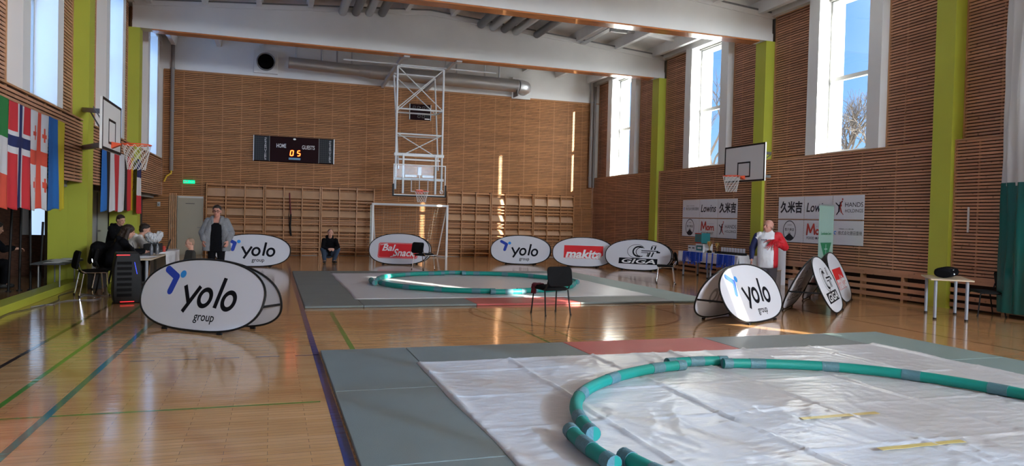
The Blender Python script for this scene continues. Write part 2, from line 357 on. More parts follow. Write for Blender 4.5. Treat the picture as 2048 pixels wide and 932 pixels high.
for i, (side, wins) in enumerate((('right', WR), ('left', WL))):
    sg = 1 if side == 'right' else -1; xw = XR if sg > 0 else XL
    for j, (a, b) in enumerate(wins):
        nm = 'window_%d' % (j+1+i*len(WR)); mb = MB(); Z1 = 7.36
        def bx(d0, d1, y0, y1, z0, z1, m=0):
            x0, x1 = sorted((xw+sg*d0, xw+sg*d1)); mb.box(x0, x1, y0, y1, z0, z1, m)
        bx(-.02, .27, a-SUR, a-.013, LED, Z1+.05); bx(-.02, .27, b+.013, b+SUR, LED, Z1+.05)      # projecting surround
        bx(-.02, .40, a-.012, a+.012, LED, Z1); bx(-.02, .40, b-.012, b+.012, LED, Z1); bx(0, .42, a-.01, b+.01, LED-.012, LED+.02); bx(0, .42, a-.01, b+.01, Z1, Z1+.05)
        root = struct(mb.build(nm, M['winwhite']))
        mb = MB()                                                           # fixed frame and transom
        bx(.35, .42, a, a+.06, LED+.02, Z1); bx(.35, .42, b-.06, b, LED+.02, Z1); bx(.35, .42, a+.06, b-.06, LED+.02, LED+.09); bx(.35, .42, a+.06, b-.06, Z1-.07, Z1)
        bx(.33, .44, a+.06, b-.06, 5.26, 5.36)
        mb.build('window_frame', M['frame'], root)
        mb = MB(); bx(.385, .39, a+.06, b-.06, LED+.09, 5.26); bx(.385, .39, a+.06, b-.06, 5.36, Z1-.07)
        mb.build('window_pane', M['glass'] if sg > 0 else M['frost'], root)
        if sg > 0 and j < 4:
            mb = MB(); z = LED; y = b-.003
            while z < Z1: mb.box(xw+.46, xw+.8, y, b, z, z+.008); z += .3
            mb.build('brick_joint', mat('brick joint', (.42, .42, .40), .9) if j == 0 and 'bj' not in M else M['bj'], root)
            M.setdefault('bj', bpy.data.materials['brick joint'])
# floor with its painted court lines
struct(MB().box(-8, 14.1, FY-.2, BY+.3, -.1, 0).build('floor', M['floor']))
ln = MB(); flo = bpy.data.objects['floor']
def line(x0, y0, x1, y1, w, m): ln.add([(v.x, v.y, .0012+.0002*m) for v in (lambda a, b, q: (a-q, a+q, b+q, b-q))(Vector((x0, y0)), Vector((x1, y1)), Vector((-(y1-y0), x1-x0)).normalized()*w/2)], [(0, 1, 2, 3)], m)
def arc(cx, cy, r, w, m, a0=0, a1=2*PI, n=72):
    vs = []; 
    for k in range(n+1):
        t = a0+(a1-a0)*k/n
        for q in (r-w/2, r+w/2): vs.append((cx+q*math.cos(t), cy+q*math.sin(t), .0012+.0002*m))
    ln.add(vs, [(2*k, 2*k+1, 2*k+3, 2*k+2) for k in range(n)], m)
line(.505, -4, .505, 24.5, .07, 1)                                   # blue side line
line(-2.03, 2, -2.03, 17.5, .05, 0); line(-1.62, 2, -1.58, 11.3, .06, 4); line(-3.6, 6.28, .42, 6.28, .035, 0)
line(-2.54, 2, -2.50, 20, .05, 2); line(-3.6, 11.75, 13, 11.75, .02, 2); line(.94, 8.5, .94, 12.0, .06, 0)
for k in range(5): line(-1.4+.42*k, 8.38, -1.15+.42*k, 8.38, .03, 1)
arc(5.0, 11.45, 1.8, .05, 3); line(3.45, 8.4, 3.42, 12.4, .035, 0); line(3.9, 8.4, 3.9, 12.4, .02, 0)
line(9.55, 2, 9.55, 26, .035, 2); line(9.0, 10.2, 13.0, 10.2, .02, 2); line(.5, 24.5, 12.6, 24.5, .04, 2); line(10.6, 2, 10.6, 9.3, .03, 0)
line(12.3, 2, 12.3, 26, .05, 0); arc(11.9, 20.6, 1.8, .05, 3, PI*.6, PI*1.6); line(7.4, 22.0, 9.5, 20.2, .04, 3); line(5.0, 24.5, 5.0, 20.4, .04, 2)
ln.build('court_line', [M['l_green'], M['l_blue'], M['l_black'], M['l_brown'], M['l_teal']], flo)
# back wall: slats up to 6.6 m, white above
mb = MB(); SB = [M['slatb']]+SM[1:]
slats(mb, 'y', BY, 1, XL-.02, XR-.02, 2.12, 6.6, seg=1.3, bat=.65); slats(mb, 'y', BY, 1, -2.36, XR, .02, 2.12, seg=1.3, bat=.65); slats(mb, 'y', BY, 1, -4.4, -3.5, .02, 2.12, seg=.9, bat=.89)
for k in range(4): mb.box(-3.48+.065*k, -3.48+.065*k+.045, BY-.03, BY, 0, 2.2, 3)
mb.box(XL, XR+.25, BY+.0, BY+.04, 6.6, 6.63, 3); mb.box(XL-.4, XR+.9, BY+.062, BY+.3, 0, 7.0, 5); mb.box(XL-.2, XR+.25, BY+.01, BY+.3, 6.63, 8.5, 5)
mb.box(-3.22, -2.36, BY+.05, BY+.062, 0, 2.12, 5)
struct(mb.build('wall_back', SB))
# wall behind the camera: masonry, its glazed band added for the fill light
mb = MB(); mb.box(-8, 14.1, FY-.3, FY, 0, 4.6); mb.box(-8, 14.1, FY-.3, FY, 7.1, 8.6); mb.box(-8, 6.6, FY-.3, FY, 4.6, 7.1); mb.box(12.6, 14.1, FY-.3, FY, 4.6, 7.1)
struct(mb.build('wall_front', M['white']))
rw = struct((lambda q: ([q.box(6.6+k*1.5-.04, 6.6+k*1.5+.04, FY-.2, FY-.1, 4.6, 7.1) for k in range(5)], q.box(6.6, 12.6, FY-.2, FY-.1, 5.8, 5.86))[0] and q)(MB()).build('window_20', M['winwhite']))
MB().box(6.6, 12.6, FY-.16, FY-.15, 4.6, 7.1).build('window_pane', M['frost'], rw)
# roof slab on ribs, girders on columns
def zr(x): return 8.42-abs(x-4.69)*.083
mb = MB()
for x0, x1 in ((-4.8, 4.69), (4.69, 14.2)):
    mb.prism([(x0, zr(x0)), (x1, zr(x1)), (x1, zr(x1)+.2), (x0, zr(x0)+.2)], 'Y', FY-.3, BY+.35, 0)
x = -3.4
for k in range(12):
    z = zr(x); mb.prism([(x-.07, z-.30), (x+.07, z-.30), (x+.12, z+.02), (x-.12, z+.02)], 'Y', FY, BY+.02, 0); x += 1.47
for y in COLS:
    for yy in (y-1.5, y+1.95, y+3.2):
        if FY < yy < BY-.2:
            for x0, x1 in ((-3.9, 4.69), (4.69, 13.2)): mb.prism([(x0, zr(x0)-.10), (x1, zr(x1)-.10), (x1, zr(x1)+.02), (x0, zr(x0)+.02)], 'Y', yy, yy+.1, 0)
struct(mb.build('ceiling', [M['ceil']]))
GM = [M['white'], M['beamwood'], M['greymetal']]
for i, y in enumerate(COLS):
    a, b = XL-.1, XR+.12; mb = MB()
    mb.prism([(a, 6.75), (b, 6.75), (b, 7.48), (4.69, 8.14), (a, 7.48)], 'Y', y+.04, y+.41, 0)
    mb.box(a, b, y, y+.45, 6.735, 6.95, 0)
    for x0, x1 in ((a, 4.69), (4.69, b)):
        z0, z1 = (7.36, 8.02) if x0 == a else (8.02, 7.36); mb.prism([(x0, z0), (x1, z1), (x1, z1+.14), (x0, z0+.14)], 'Y', y, y+.45, 0)
        mb.prism([(x0, z0+.141), (x1, z1+.141), (x1, z1+.18), (x0, z0+.18)], 'Y', y-.03, y+.10, 2)
    mb.box(a+.5, b-.42, y+.02, y+.43, 6.70, 6.735, 1)
    struct(mb.build('trim_%d' % (i+1), GM))
    for side, xw, sg in (('r', XR, 1), ('l', XL, -1)):
        mb = MB(); x0, x1 = sorted((xw-sg*.1, xw+sg*.25)); 
        if sg > 0: mb.box(x0, x1, y, y+.45, 0, 6.735, 0)
        else:
            mb.box(x0, x1, y, y+.45, 0, 6.735, 0); mb.box(-4.33, x0-.001, y+.001, y+.449, 0, 2.11, 0)
        struct(mb.build('trim_%d' % (i+11+(10 if sg < 0 else 0)), M['green']))
# slatted radiator cover at the foot of the right wall
root = struct(MB().box(XR+.14, XR+.3, FY, BY, 0, .63).build('baseboard_right', M['gap']))
mb = MB()
for z in (.04, .19, .34, .52):
    y = FY
    while y < BY-.1: q = min(y+2.2, BY); mb.box(XR, XR+.02, y, q-.003, z, z+.09); y = q
mb.box(XR-.012, XR+.2, FY, BY, .61, .635); mb.build('cover_board', M['slat'], root)
mb = MB(); y = FY+.3
while y < BY: mb.box(XR+.02, XR+.14, y, y+.07, 0, .61); y += 1.15
mb.build('cover_post', M['woodtrim'], root)
# recess and dark alcove under the left panelling
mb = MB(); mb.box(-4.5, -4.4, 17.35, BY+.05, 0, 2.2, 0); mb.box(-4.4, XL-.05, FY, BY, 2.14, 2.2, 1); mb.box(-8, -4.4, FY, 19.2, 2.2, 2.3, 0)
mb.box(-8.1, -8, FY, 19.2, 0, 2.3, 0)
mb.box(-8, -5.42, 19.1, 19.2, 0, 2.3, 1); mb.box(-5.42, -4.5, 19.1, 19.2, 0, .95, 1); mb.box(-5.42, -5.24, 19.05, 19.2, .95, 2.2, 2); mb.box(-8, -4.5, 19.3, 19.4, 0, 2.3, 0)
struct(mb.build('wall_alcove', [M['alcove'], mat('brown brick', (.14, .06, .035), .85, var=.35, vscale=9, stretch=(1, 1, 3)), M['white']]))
struct(MB().box(-5.24, -4.5, 19.14, 19.16, .95, 2.2).build('window_21', mat('glowing pane', (.6, .72, .9), .6, emit=(.42, .58, .8, .45))))  # window pane with a glow put into its material in place of daylight
root = struct(MB().box(-4.39, -4.36, 20.9, 22.74, 0, 2.1).build('door_1', M['greydoor']))
MB().box(-4.36, -4.33, 21.35, 21.37, 0, 2.1).box(-4.36, -4.30, 21.5, 21.62, .98, 1.02).build('door_handle', M['greymetal'], root)
struct(MB().box(-4.39, -4.33, 24.6, 28.2, 0, 2.1).build('door_2', M['darkgrey']))
root = struct(MB().box(-3.2, -2.38, BY+.0, BY+.05, 0, 2.05).box(-3.22, -3.2, BY-.02, BY+.05, 0, 2.1, 0).build('door_3', M['door'], bevel=.004))
MB().box(-2.55, -2.44, BY-.04, BY, .98, 1.0).build('door_handle', M['greymetal'], root); MB().box(-2.95, -2.65, BY-.005, BY, 1.84, 1.86).build('door_plate', M['darkgrey'], root)
struct(MB().box(XL-.28, XL+.02, FY, 16.9, 0, .13).build('trim_40', M['green'], bevel=.01))
# ground outside
struct(MB().box(-90, 90, -90, 130, -.6, -.5).build('ground', M['whiteground']))
# ------------------------------------------------------------------ mats, sheets, foam rings
def judo_mat(x0, x1, y0, y1, m, label, group):
    root = thing('judo_mat', label, 'mat', ((x0+x1)/2, (y0+y1)/2, 0), 0, group); w, d = (x1-x0)/2-.004, (y1-y0)/2-.004
    MB().box(-w, w, -d, d, .004, .04).build('mat_cover', m, root, bevel=.006); MB().box(-w+.01, w-.01, -d+.01, d-.01, 0, .004).build('mat_base', M['black'], root)
SH = {}
def mats(X0, X1, Y0, Y1, x_in0, x_in1, y_in1, where, y_front=None, rows=None):
    g = 'judo mats laid around the '+where
    ys = rows
    for k, (a, b) in enumerate(ys):
        judo_mat(X0, x_in0, a, b, M['mat'], ('grey green judo mat at left of the %s, %s from the far end' % (where, ('first', 'second', 'third', 'fourth')[k])), g)
        judo_mat(x_in1, X1, a, b, M['matg'], ('pale green judo mat at right of the %s, %s from the far end' % (where, ('first', 'second', 'third', 'fourth')[k])), g)
mats(.55, 8.62, 0, 8.45, 1.53, 7.62, 7.45, 'near wrestling area', rows=[(6.45, 8.45), (4.45, 6.45), (2.45, 4.45), (.45, 2.45)])
mats(.55, 8.62, 12.5, 20.2, 1.53, 7.62, 0, 'far wrestling area', rows=[(18.3, 20.2), (16.4, 18.3), (14.45, 16.4), (12.5, 14.45)])
for y0, y1, wh in ((7.45, 8.45, 'beyond the near sheet'), (12.5, 13.5, 'before the far sheet'), (19.2, 20.2, 'beyond the far sheet')):
    far = y0 > 19
    for a, b, mm, lb in ((1.53, 3.55, M['mat'], 'grey judo mat %s, left of the %s mat'), (3.55, 5.6, M['mat'] if far else M['matr'], 'middle judo mat %s' if far else 'red judo mat %s'), (5.6, 7.62, M['mat'], 'grey judo mat %s, right of the %s mat')):
        judo_mat(a, b, y0, y1, mm, (lb % ((wh, 'middle' if far else 'red') if lb.count('%s') == 2 else (wh,))), 'judo mats laid along one side')
def fold(v, p, w): 
    d = abs((v/p) % 1-.5)*p; return max(0, 1-abs(d-p/2)/w) if False else max(0, 1-(p/2-d)/w)
def sheet(name, x0, x1, y0, y1, step, label, amp=1.0, seed=0):
    nx, ny = int((x1-x0)/step), int((y1-y0)/step); mb = MB(); ox = seed*13.7
    for j in range(ny+1):
        for i in range(nx+1):
            x = x0+(x1-x0)*i/nx; y = y0+(y1-y0)*j/ny; h = 0
            n1 = noise.noise(Vector((x*.9+ox, y*.9, 0))); n2 = noise.noise(Vector((x*.8, y*.8+ox, 5)))
            # soft billows and sharp crumples
            wv = Vector((x*1.6+n1*1.6, y*3.4+n2*1.6, ox)); r = 1-abs(noise.noise(wv))*2.2; h += .0016*max(0, r)**3*amp*(.35+.65*max(0, n1+.5))*1.7
            wv = Vector((x*4.6+n2*2, y*1.9-n1*2, ox+3)); r = 1-abs(noise.noise(wv))*2.4; h += .0042*max(0, r)**4*amp*(.15+max(0, n2+.1)*3)
            wv = Vector((x*9+n2, y*11, ox+9)); r = 1-abs(noise.noise(wv))*2.4; h += .0016*max(0, r)**3*amp
            # creases where the sheet was folded: ridges along y, softer ones along x
            dx = abs(((x-x0+.04*n2) % 1.02)-.51)-.51; h += .011*math.exp(-(dx/.02)**2)*(.75+.5*noise.noise(Vector((x, y*2.2, 7)))+.2)*amp
            dy = abs(((y-y0+.03*n1) % 1.0)-.5)-.5; h += .008*math.exp(-(dy/.018)**2)*(.65+noise.noise(Vector((x*2, y, 17))))*amp
            e = min(x-x0, x1-x, y1-y, y-y0)
            h = max(h, 0)+.0015; 
            if e < .12: h += .012*math.exp(-((e-.05)/.04)**2)*(.6+.6*n1)
            xx = x+(.03*n2 if i in (0, nx) else 0); yy = y+(.03*n1 if j in (0, ny) else 0)
            z = .0415+h if e > .001 else .0405
            mb.v.append((xx, yy, z))
    for j in range(ny):
        for i in range(nx): a = j*(nx+1)+i; mb.f.append((a, a+1, a+nx+2, a+nx+1)); mb.m.append(0)
    # thickness: the folded-under hem
    o = mb.build(name, M['sheet'], smooth=False); o.data.polygons.foreach_set('use_smooth', [True]*len(o.data.polygons))
    s_ = o.modifiers.new('solid', 'SOLIDIFY'); s_.thickness = .0015; s_.offset = 1
    return tag(o, label, 'sheet')
M['sheet'] = mat('white plastic sheet', (.60, .60, .61), .30, bump=.55, bscale=5, spec=.55, stretch=(1, 2.2, 1))
sheet('plastic_sheet', 1.49, 7.68, 1.0, 7.55, .028, 'creased white plastic sheet covering the mats inside the near foam ring', 1.9, 1)
sheet('plastic_sheet', 1.49, 7.68, 13.42, 19.3, .06, 'white plastic sheet on the far mats under the distant foam ring', .8, 2)
def foam_ring(cx, cy, R, r, label, zb=.052):
    root = thing('foam_ring', label, 'ring', (cx, cy, 0), 0, 'foam tube rings on the mats'); z = zb+r
    def seg(R_, a0, a1, lift=0, nt=2, ends=True):
        n = max(4, int(abs(a1-a0)*R_/.09)); pts = []
        for k in range(n+1):
            t = a0+(a1-a0)*k/n; w = .012*math.sin(7*t+R_)
            pts.append(((R_+w)*math.cos(t), (R_+w)*math.sin(t), z+lift))
        MB().tube(pts, r, 14).build('foam_tube', M['teal'], root, smooth=True)
        L_ = abs(a1-a0)*R_; k = max(1, round(L_/.78)); cs = [a0+(a1-a0)*(q+.5)/k for q in range(k)]
        for c in cs: band(R_, c, .085, lift)
        if ends:
            for c, dd in ((a0, 1), (a1, -1)): band(R_, c+dd*.05/R_*(1 if a1 > a0 else -1), .05, lift, .004)
    def band(R_, c, hw, lift, gap=.003):
        d = hw/R_; pts = [((R_+.012*math.sin(7*(c+q*d)+R_))*math.cos(c+q*d), (R_+.012*math.sin(7*(c+q*d)+R_))*math.sin(c+q*d), z+lift) for q in (-1, -.5, 0, .5, 1)]
        MB().tube(pts, r+gap, 14).build('tape_band', M['tape'], root, smooth=True)
    h = .155
    for q in range(4):
        seg(R, q*PI/2+h-.05, (q+1)*PI/2-h+.05)
        seg(R+2*r+.035, q*PI/2-h, q*PI/2+h)
    return root
foam_ring(4.38, 4.32, 2.24, .052, 'near teal foam tube ring with taped joints on the creased sheet')
foam_ring(4.6, 16.3, 2.3, .055, 'distant teal foam tube ring on the far white sheet')
for y, lb in ((4.66, 'yellow tape line across the sheet, the one farther from the camera'), (3.88, 'yellow tape line across the sheet, the one nearer to the camera')):
    mb = MB(); n = 18
    for k in range(n): 
        a, b = 4.03+.77*k/n, 4.03+.77*(k+1)/n; w = .028; z = .063
        mb.add([(a, y-w+.004*math.sin(k), z), (b, y-w+.004*math.sin(k+1), z), (b, y+w, z), (a, y+w, z), (a, y-w+.004*math.sin(k), z+.002), (b, y-w+.004*math.sin(k+1), z+.002), (b, y+w, z+.002), (a, y+w, z+.002)], [(0, 3, 2, 1), (4, 5, 6, 7), (0, 1, 5, 4), (2, 3, 7, 6)]+([(3, 0, 4, 7)] if k == 0 else [])+([(1, 2, 6, 5)] if k == n-1 else []))
    tag(mb.build('floor_tape', M['ytape']), lb, 'tape', 'starting lines taped on the near sheet')
# ------------------------------------------------------------------ oval pop-up banners
def lg_yolo(p, ghost=False, f=1):
    ink = M['inkghost'] if ghost else M['ink']; y = .004 if ghost else -.004
    def F(q): return [(f*a, b) for a, b in q]
    MB().stroke(F([(-.69, .80), (-.50, .70)]), .10, y).stroke(F([(-.50, .70), (-.555, .50)]), .10, y-.0008).build('logo_chevron', M['inkghost'] if ghost else M['navy'], p)
    MB().disc((f*-.395, .745), .052, .052, y).build('logo_dot', M['inkghost'] if ghost else M['sky'], p)
    if not ghost:
        def ob(nm, mb): mb.build('letter_'+nm, ink, p)
        ob('y', MB().stroke(F([(-.30, .595), (-.175, .36)]), .062, y, cap=False).stroke(F([(-.03, .595), (-.245, .235)]), .062, y-.0006, cap=False))
        ob('o', MB().ring((f*.09, .445), .098, .112, .062, y, sh=.1*f)); ob('l', MB().stroke(F([(.365, .73), (.29, .32)]), .064, y, cap=False)); ob('o', MB().ring((f*.50, .43), .098, .112, .062, y, sh=.1*f))
        text('word_group', 'group', ink, p, -.02, .33, .10, .215, y, bold=.01)
    else:
        MB().ring((f*.09, .445), .098, .112, .06, y).ring((f*.50, .43), .098, .112, .06, y).stroke(F([(.365, .73), (.29, .32)]), .06, y).stroke(F([(-.03, .6), (-.245, .235)]), .06, y).build('logo_ghost', ink, p)
def lg_makita(p, ghost=False, f=1):
    r = M['redghost'] if ghost else M['red']; y = .004 if ghost else -.004
    mb = MB(); mb.quad(-.66, .68, .40, .74, y); x = -.66
    for k in range(12): mb.quad(x, x+.066, .30+.03*(k % 3), .40, y); x += .1117
    mb.build('red_block', r, p)
    if not ghost:
        text('word_makita', 'makita', M['whiteink'], p, -.60, .64, .29, .60, y-.002, shear=.2, bold=.035)
        text('word_makita_edge', 'makita', r, p, -.612, .628, .282, .592, y-.001, shear=.2, bold=.055)
def lg_giga(p, ghost=False, f=1):
    i = M['inkghost'] if ghost else M['ink']; y = .004 if ghost else -.004
    mb = MB(); mb.ring((f*-.06, .635), .30, .225, .014, y, a0=.75*(1), a1=5.4); mb.build('logo_ring', i, p)
    mb = MB(); mb.ring((f*.02, .63), .19, .165, .05, y, a0=.95, a1=5.0); mb.ring((f*.10, .62), .17, .15, .022, y-.001, a0=1.0, a1=5.1)
    mb.stroke([(f*.10, .66), (f*.66, .66)], .03, y, cap=False).stroke([(f*.10, .60), (f*.34, .60)], .02, y, cap=False).stroke([(f*.34, .60), (f*.30, .47)], .03, y, cap=False)
    for a in (.42, .53): mb.stroke([(f*(a+.03), .82), (f*a, .70)], .045, y, cap=False).stroke([(f*(a-.02), .62), (f*(a-.08), .46)], .045, y, cap=False)
    mb.stroke([(f*.44, .84), (f*.60, .84)], .015, y, cap=False).stroke([(f*.6, .62), (f*.72, .62)], .05, y, cap=False); mb.build('logo_mark', i, p)
    MB().quad(-.62, .66, .20, .40, y, sh=0).build('logo_bar', i, p)
    if not ghost: text('word_giga', 'GIGA', M['whiteink'], p, -.52, .60, .225, .375, y-.002, shear=.2, bold=.02)
    else: text('word_giga', 'GIGA', M['whiteink'], p, -.52, .60, .225, .375, y+.002, bold=.02, flip=True)
def lg_bal(p, ghost=False, f=1):
    y = -.004
    def rr(w, h, r, cx, cz, yy, m, nm):
        pts = []
        for sx_, sz, a in ((1, 1, 0), (-1, 1, PI/2), (-1, -1, PI), (1, -1, 1.5*PI)):
            for k in range(6): t = a+PI/2*k/5; pts.append((cx+sx_*(w-r)+r*math.cos(t), cz+sz*(h-r)+r*math.sin(t)))
        mb = MB(); mb.v = [(u, yy, v) for u, v in pts]; mb.f = [tuple(range(len(pts)))]; mb.m = [0]; mb.build(nm, m, p)
    rr(.66, .26, .07, -.03, .46, y, M['red'], 'red_panel'); rr(.635, .238, .06, -.03, .46, y-.001, M['whiteink'], 'panel_line'); rr(.628, .231, .06, -.03, .46, y-.002, M['red'], 'panel_field')
    text('word_bal', 'Bal', M['whiteink'], p, -.56, -.12, .44, .66, y-.004, shear=.25, bold=.02); text('word_snack', 'Snack', M['whiteink'], p, -.18, .55, .27, .52, y-.004, shear=.25, bold=.02)
    MB().stroke([(-.62, .64), (-.40, .685)], .02, y-.004).stroke([(-.26, .25), (-.10, .29)], .022, y-.004).build('swash', M['whiteink'], p)
def banner(cx, cy, deg, label, logo, Wd=2.1, H=1.04, spread=.62, ghost=True, group='oval pop-up banners', back=None):
    root = thing('popup_banner', label, 'banner', (cx, cy, 0), math.radians(deg), group)
    n = 64; out = []
    for k in range(n):
        t = 2*PI*k/n; c, s_ = math.cos(t), math.sin(t); ex = 2/2.15 if s_ > 0 else 2/2.7
        out.append((Wd/2*math.copysign(abs(c)**ex, c), H*.5+H*.5*math.copysign(abs(s_)**(ex if s_ > 0 else 2/2.5), s_)))
    lean = math.asin(min(.9, spread/2/H))
    for q, nm in ((0, 'front_panel'), (1, 'back_panel')):
        mb = MB(); 
        for yy in (-.002, .002): mb.v += [(u, yy, v) for u, v in out]
        mb.f = [tuple(range(n)), tuple(range(n, 2*n))[::-1]]+[(i, n+i, n+(i+1) % n, (i+1) % n) for i in range(n)]; mb.m = [0]*len(mb.f)
        Mx = TR(0, -spread/2, .02, rx=-lean) if q == 0 else TR(0, spread/2, .02, rx=lean, rz=0) 
        if q: Mx = Matrix.Translation((0, spread/2, .02)) @ Matrix.Rotation(PI, 4, 'Z') @ Matrix.Rotation(-lean, 4, 'X')
        p = mb.build(nm, M['fabric'], root, M=Mx)
        MB().tube([(u, 0, v) for u, v in out], .014, 8, closed=True).build('edge_hoop', M['black'], p, smooth=True)
        (logo if q == 0 or back is None else back)(p)
        if ghost: (logo if q == 0 or back is None else back)(p, True, 1)
        [MB().box(a, a+.08, -.012, .012, -.02, .01).build('foot_loop', M['black'], p) for a in (-.52, .44)]
    z = H*.42*math.cos(lean); yb = spread/2-z*math.tan(lean)
    for s_ in (-1, 1): MB().bar((s_*Wd*.485, -yb, z), (s_*Wd*.485, yb, z), .012, .03).build('spreader_strap', M['black'], root)
    return root
banner(-.78, 10.5, -41, 'large white oval banner reading yolo group nearest the camera, beside the gaming computer case', lg_yolo, 2.15, .97, .6)
banner(-.50, 22.5, -3, 'white oval yolo group banner behind the standing woman', lg_yolo, H=.98)
banner(4.02, 23.5, -24, 'white oval banner with red Bal Snack panel in front of the goal', lg_bal, ghost=False, Wd=2.0)
banner(8.35, 23.9, -26, 'white oval yolo group banner next to the makita banner, before the climbing bars', lg_yolo)
banner(10.2, 22.65, -30, 'white oval banner with red makita block between yolo and GIGA banners', lg_makita)
banner(11.5, 21.1, -43, 'white oval banner with black GIGA logo seen face on, beside the silver legged chair', lg_giga, Wd=2.2)
banner(7.47, 10.18, 28, 'white oval yolo group banner crossed by a sun streak, in front of the standing man', lg_yolo, 2.1, .99, .8)
banner(9.75, 11.05, 40.5, 'narrow end-on banner with black GIGA logo right of the sunlit yolo banner', lg_giga, 2.1, 1.10, .92)
banner(11.40, 12.5, 40.5, 'narrow end-on banner with red makita print behind the end-on GIGA banner', lg_makita, 2.1, 1.10, .85)
# ------------------------------------------------------------------ chairs
def chair(x, y, deg, label, frame, extra=None, h=.80):
    """faces +y before turning; seat 0.45 m"""
    root = thing('conference_chair', label, 'chair', (x, y, 0), math.radians(deg), 'four legged conference chairs')
    fm = M[frame]; mb = MB(); n = 10
    def pad(w, d, th, z0, crv, nm, mt, tilt=None, M_=None):
        m2 = MB(); k = 12; pts = []
        for sx_, sz, a in ((1, 1, 0), (-1, 1, PI/2), (-1, -1, PI), (1, -1, 1.5*PI)):
            for j in range(5): t = a+PI/2*j/4; r = .07; pts.append((sx_*(w-r)+r*math.cos(t), sz*(d-r)+r*math.sin(t)))
        L_ = len(pts); rings = []
        for sc_, zz in ((.0, -th*.5), (.90, -th*.5), (1, -th*.2), (1, th*.2), (.92, th*.5), (0, th*.62)):
            for u, v in pts: rings.append((u*sc_, v*sc_, zz+crv*(u*sc_/w)**2))
        m2.v = rings; m2.f = [(i*L_+j, i*L_+(j+1) % L_, (i+1)*L_+(j+1) % L_, (i+1)*L_+j) for i in range(5) for j in range(L_)]; m2.m = [0]*len(m2.f)
        m2.build(nm, mt, root, smooth=True, M=M_)
    pad(.235, .215, .055, 0, -.012, 'seat', M['blackfab'], M_=TR(0, .02, .455, rx=math.radians(3)))
    pad(.235, .165, .045, 0, .03, 'backrest', M['blackfab'], M_=TR(0, -.235, .655, rx=math.radians(80)))
    for s_ in (-1, 1):
        MB().tube([(s_*.245, .23, .012), (s_*.225, .19, .42)], .0125, 8).build('leg', fm, root, smooth=True)
        MB().tube([(s_*.245, -.24, .012), (s_*.225, -.17, .42)], .0125, 8).build('leg', fm, root, smooth=True)
        MB().tube([(s_*.225, .19, .42), (s_*.225, .15, .432), (s_*.225, -.15, .432), (s_*.225, -.20, .46), (s_*.218, -.235, .53), (s_*.21, -.25, .60)], .0115, 8).build('side_tube', fm, root, smooth=True)
        for yy in (.235, -.245): MB().lathe([(.017, 0), (.016, .03)], (s_*.245, yy, 0), 8).build('foot_cap', M['black'], root)
    MB().tube([(-.225, .12, .425), (.225, .12, .425)], .01, 6).tube([(-.225, -.14, .425), (.225, -.14, .425)], .01, 6).build('cross_bar', fm, root)
    return root
chair(4.50, 11.28, 10, 'black chair alone between the two mat areas, dark red cloth on its seat', 'black')
chair(4.35, 21.3, -55, 'black chair with chrome legs standing in front of the Bal Snack banner', 'chrome')
chair(9.85, 16.6, 62, 'black chair with chrome legs beside the GIGA banner and the prize table', 'chrome')
chair(12.75, 9.95, 62, 'black chair behind the small table at the green curtain', 'black')
chair(-3.10, 14.9, -68, 'empty black chair with chrome frame left of the computer case', 'chrome')
chair(-3.15, 16.25, -75, 'chrome legged chair under a heap of dark coats', 'chrome')
chair(-2.92, 15.55, -80, 'chair carrying the long haired person at the desk', 'black')
chair(-2.98, 16.95, -82, 'chair carrying the person in the white hooded top', 'black')
# red cloth lying over the front corner of the lone chair
mb = MB(); rr = [(4.31+.0*k, 0) for k in range(2)]; nx, ny = 12, 14
for j in range(ny+1):
    for i in range(nx+1):
        u, v = i/nx, j/ny; s_ = v*.34; z = .492 if s_ < .13 else .492-(s_-.13)*.75; px_ = .12-min(s_, .13)-(.012+.02*v if s_ > .13 else 0)
        mb.v.append((-px_*0+4.30-.0+(-.0)+(.10-min(s_, .14)-.012*v)+.02*math.sin(i*1.3)*v, 11.46+(u-.5)*.20+.012*math.sin(j*.9+i), z+.006*math.sin(i*1.9+j)+.004))
for j in range(ny):
    for i in range(nx): a = j*(nx+1)+i; mb.f.append((a, a+1, a+nx+2, a+nx+1)); mb.m.append(0)
o = mb.build('draped_cloth', M['maroon'], smooth=True); sm = o.modifiers.new('solid', 'SOLIDIFY'); sm.thickness = .012; sm.offset = 1
tag(o, 'dark red cloth draped over the corner of the lone chair seat', 'cloth')
# ------------------------------------------------------------------ wall bars on the back wall
def wall_bars(x0, w, label):
    root = thing('wall_bars', label, 'wall bars', (x0+w/2, BY-.09, 0), 0, 'climbing wall bars along the back wall'); H = 2.62
    for k in range(4): MB().box(-w/2+.02+k*(w-.04)/3-.02, -w/2+.02+k*(w-.04)/3+.02, -.085, .075, 0, H).build('upright', M['pine'], root, bevel=.004)
    for z in (.12, .30, .48, .66, .80, 1.18, 1.32, 1.78, 1.90, 2.04, 2.54):
        MB().box(-w/2+.04, w/2-.04, -.07, -.035, z, z+.04).build('rung', M['pine'], root, bevel=.008)
    for z in (.39, 1.26): MB().box(-w/2+.04, w/2-.04, .02, .05, z, z+.035).build('rear_rung', M['pine'], root)
    for z, hh in ((.93, .17), (1.47, .24), (2.15, .29)):
        mb = MB()
        for k in range(3):
            a = -w/2+.045+k*(w-.04)/3; b = a+(w-.04)/3-.05; mb.add([(a, -.075, z), (b, -.075, z), (b, .035, z+hh), (a, .035, z+hh), (a, -.06, z-.01), (b, -.06, z-.01), (b, .05, z+hh-.01), (a, .05, z+hh-.01)], [(0, 1, 2, 3), (7, 6, 5, 4), (0, 4, 5, 1), (1, 5, 6, 2), (2, 6, 7, 3), (3, 7, 4, 0)])
        mb.build('slanted_board', M['ply'], root)
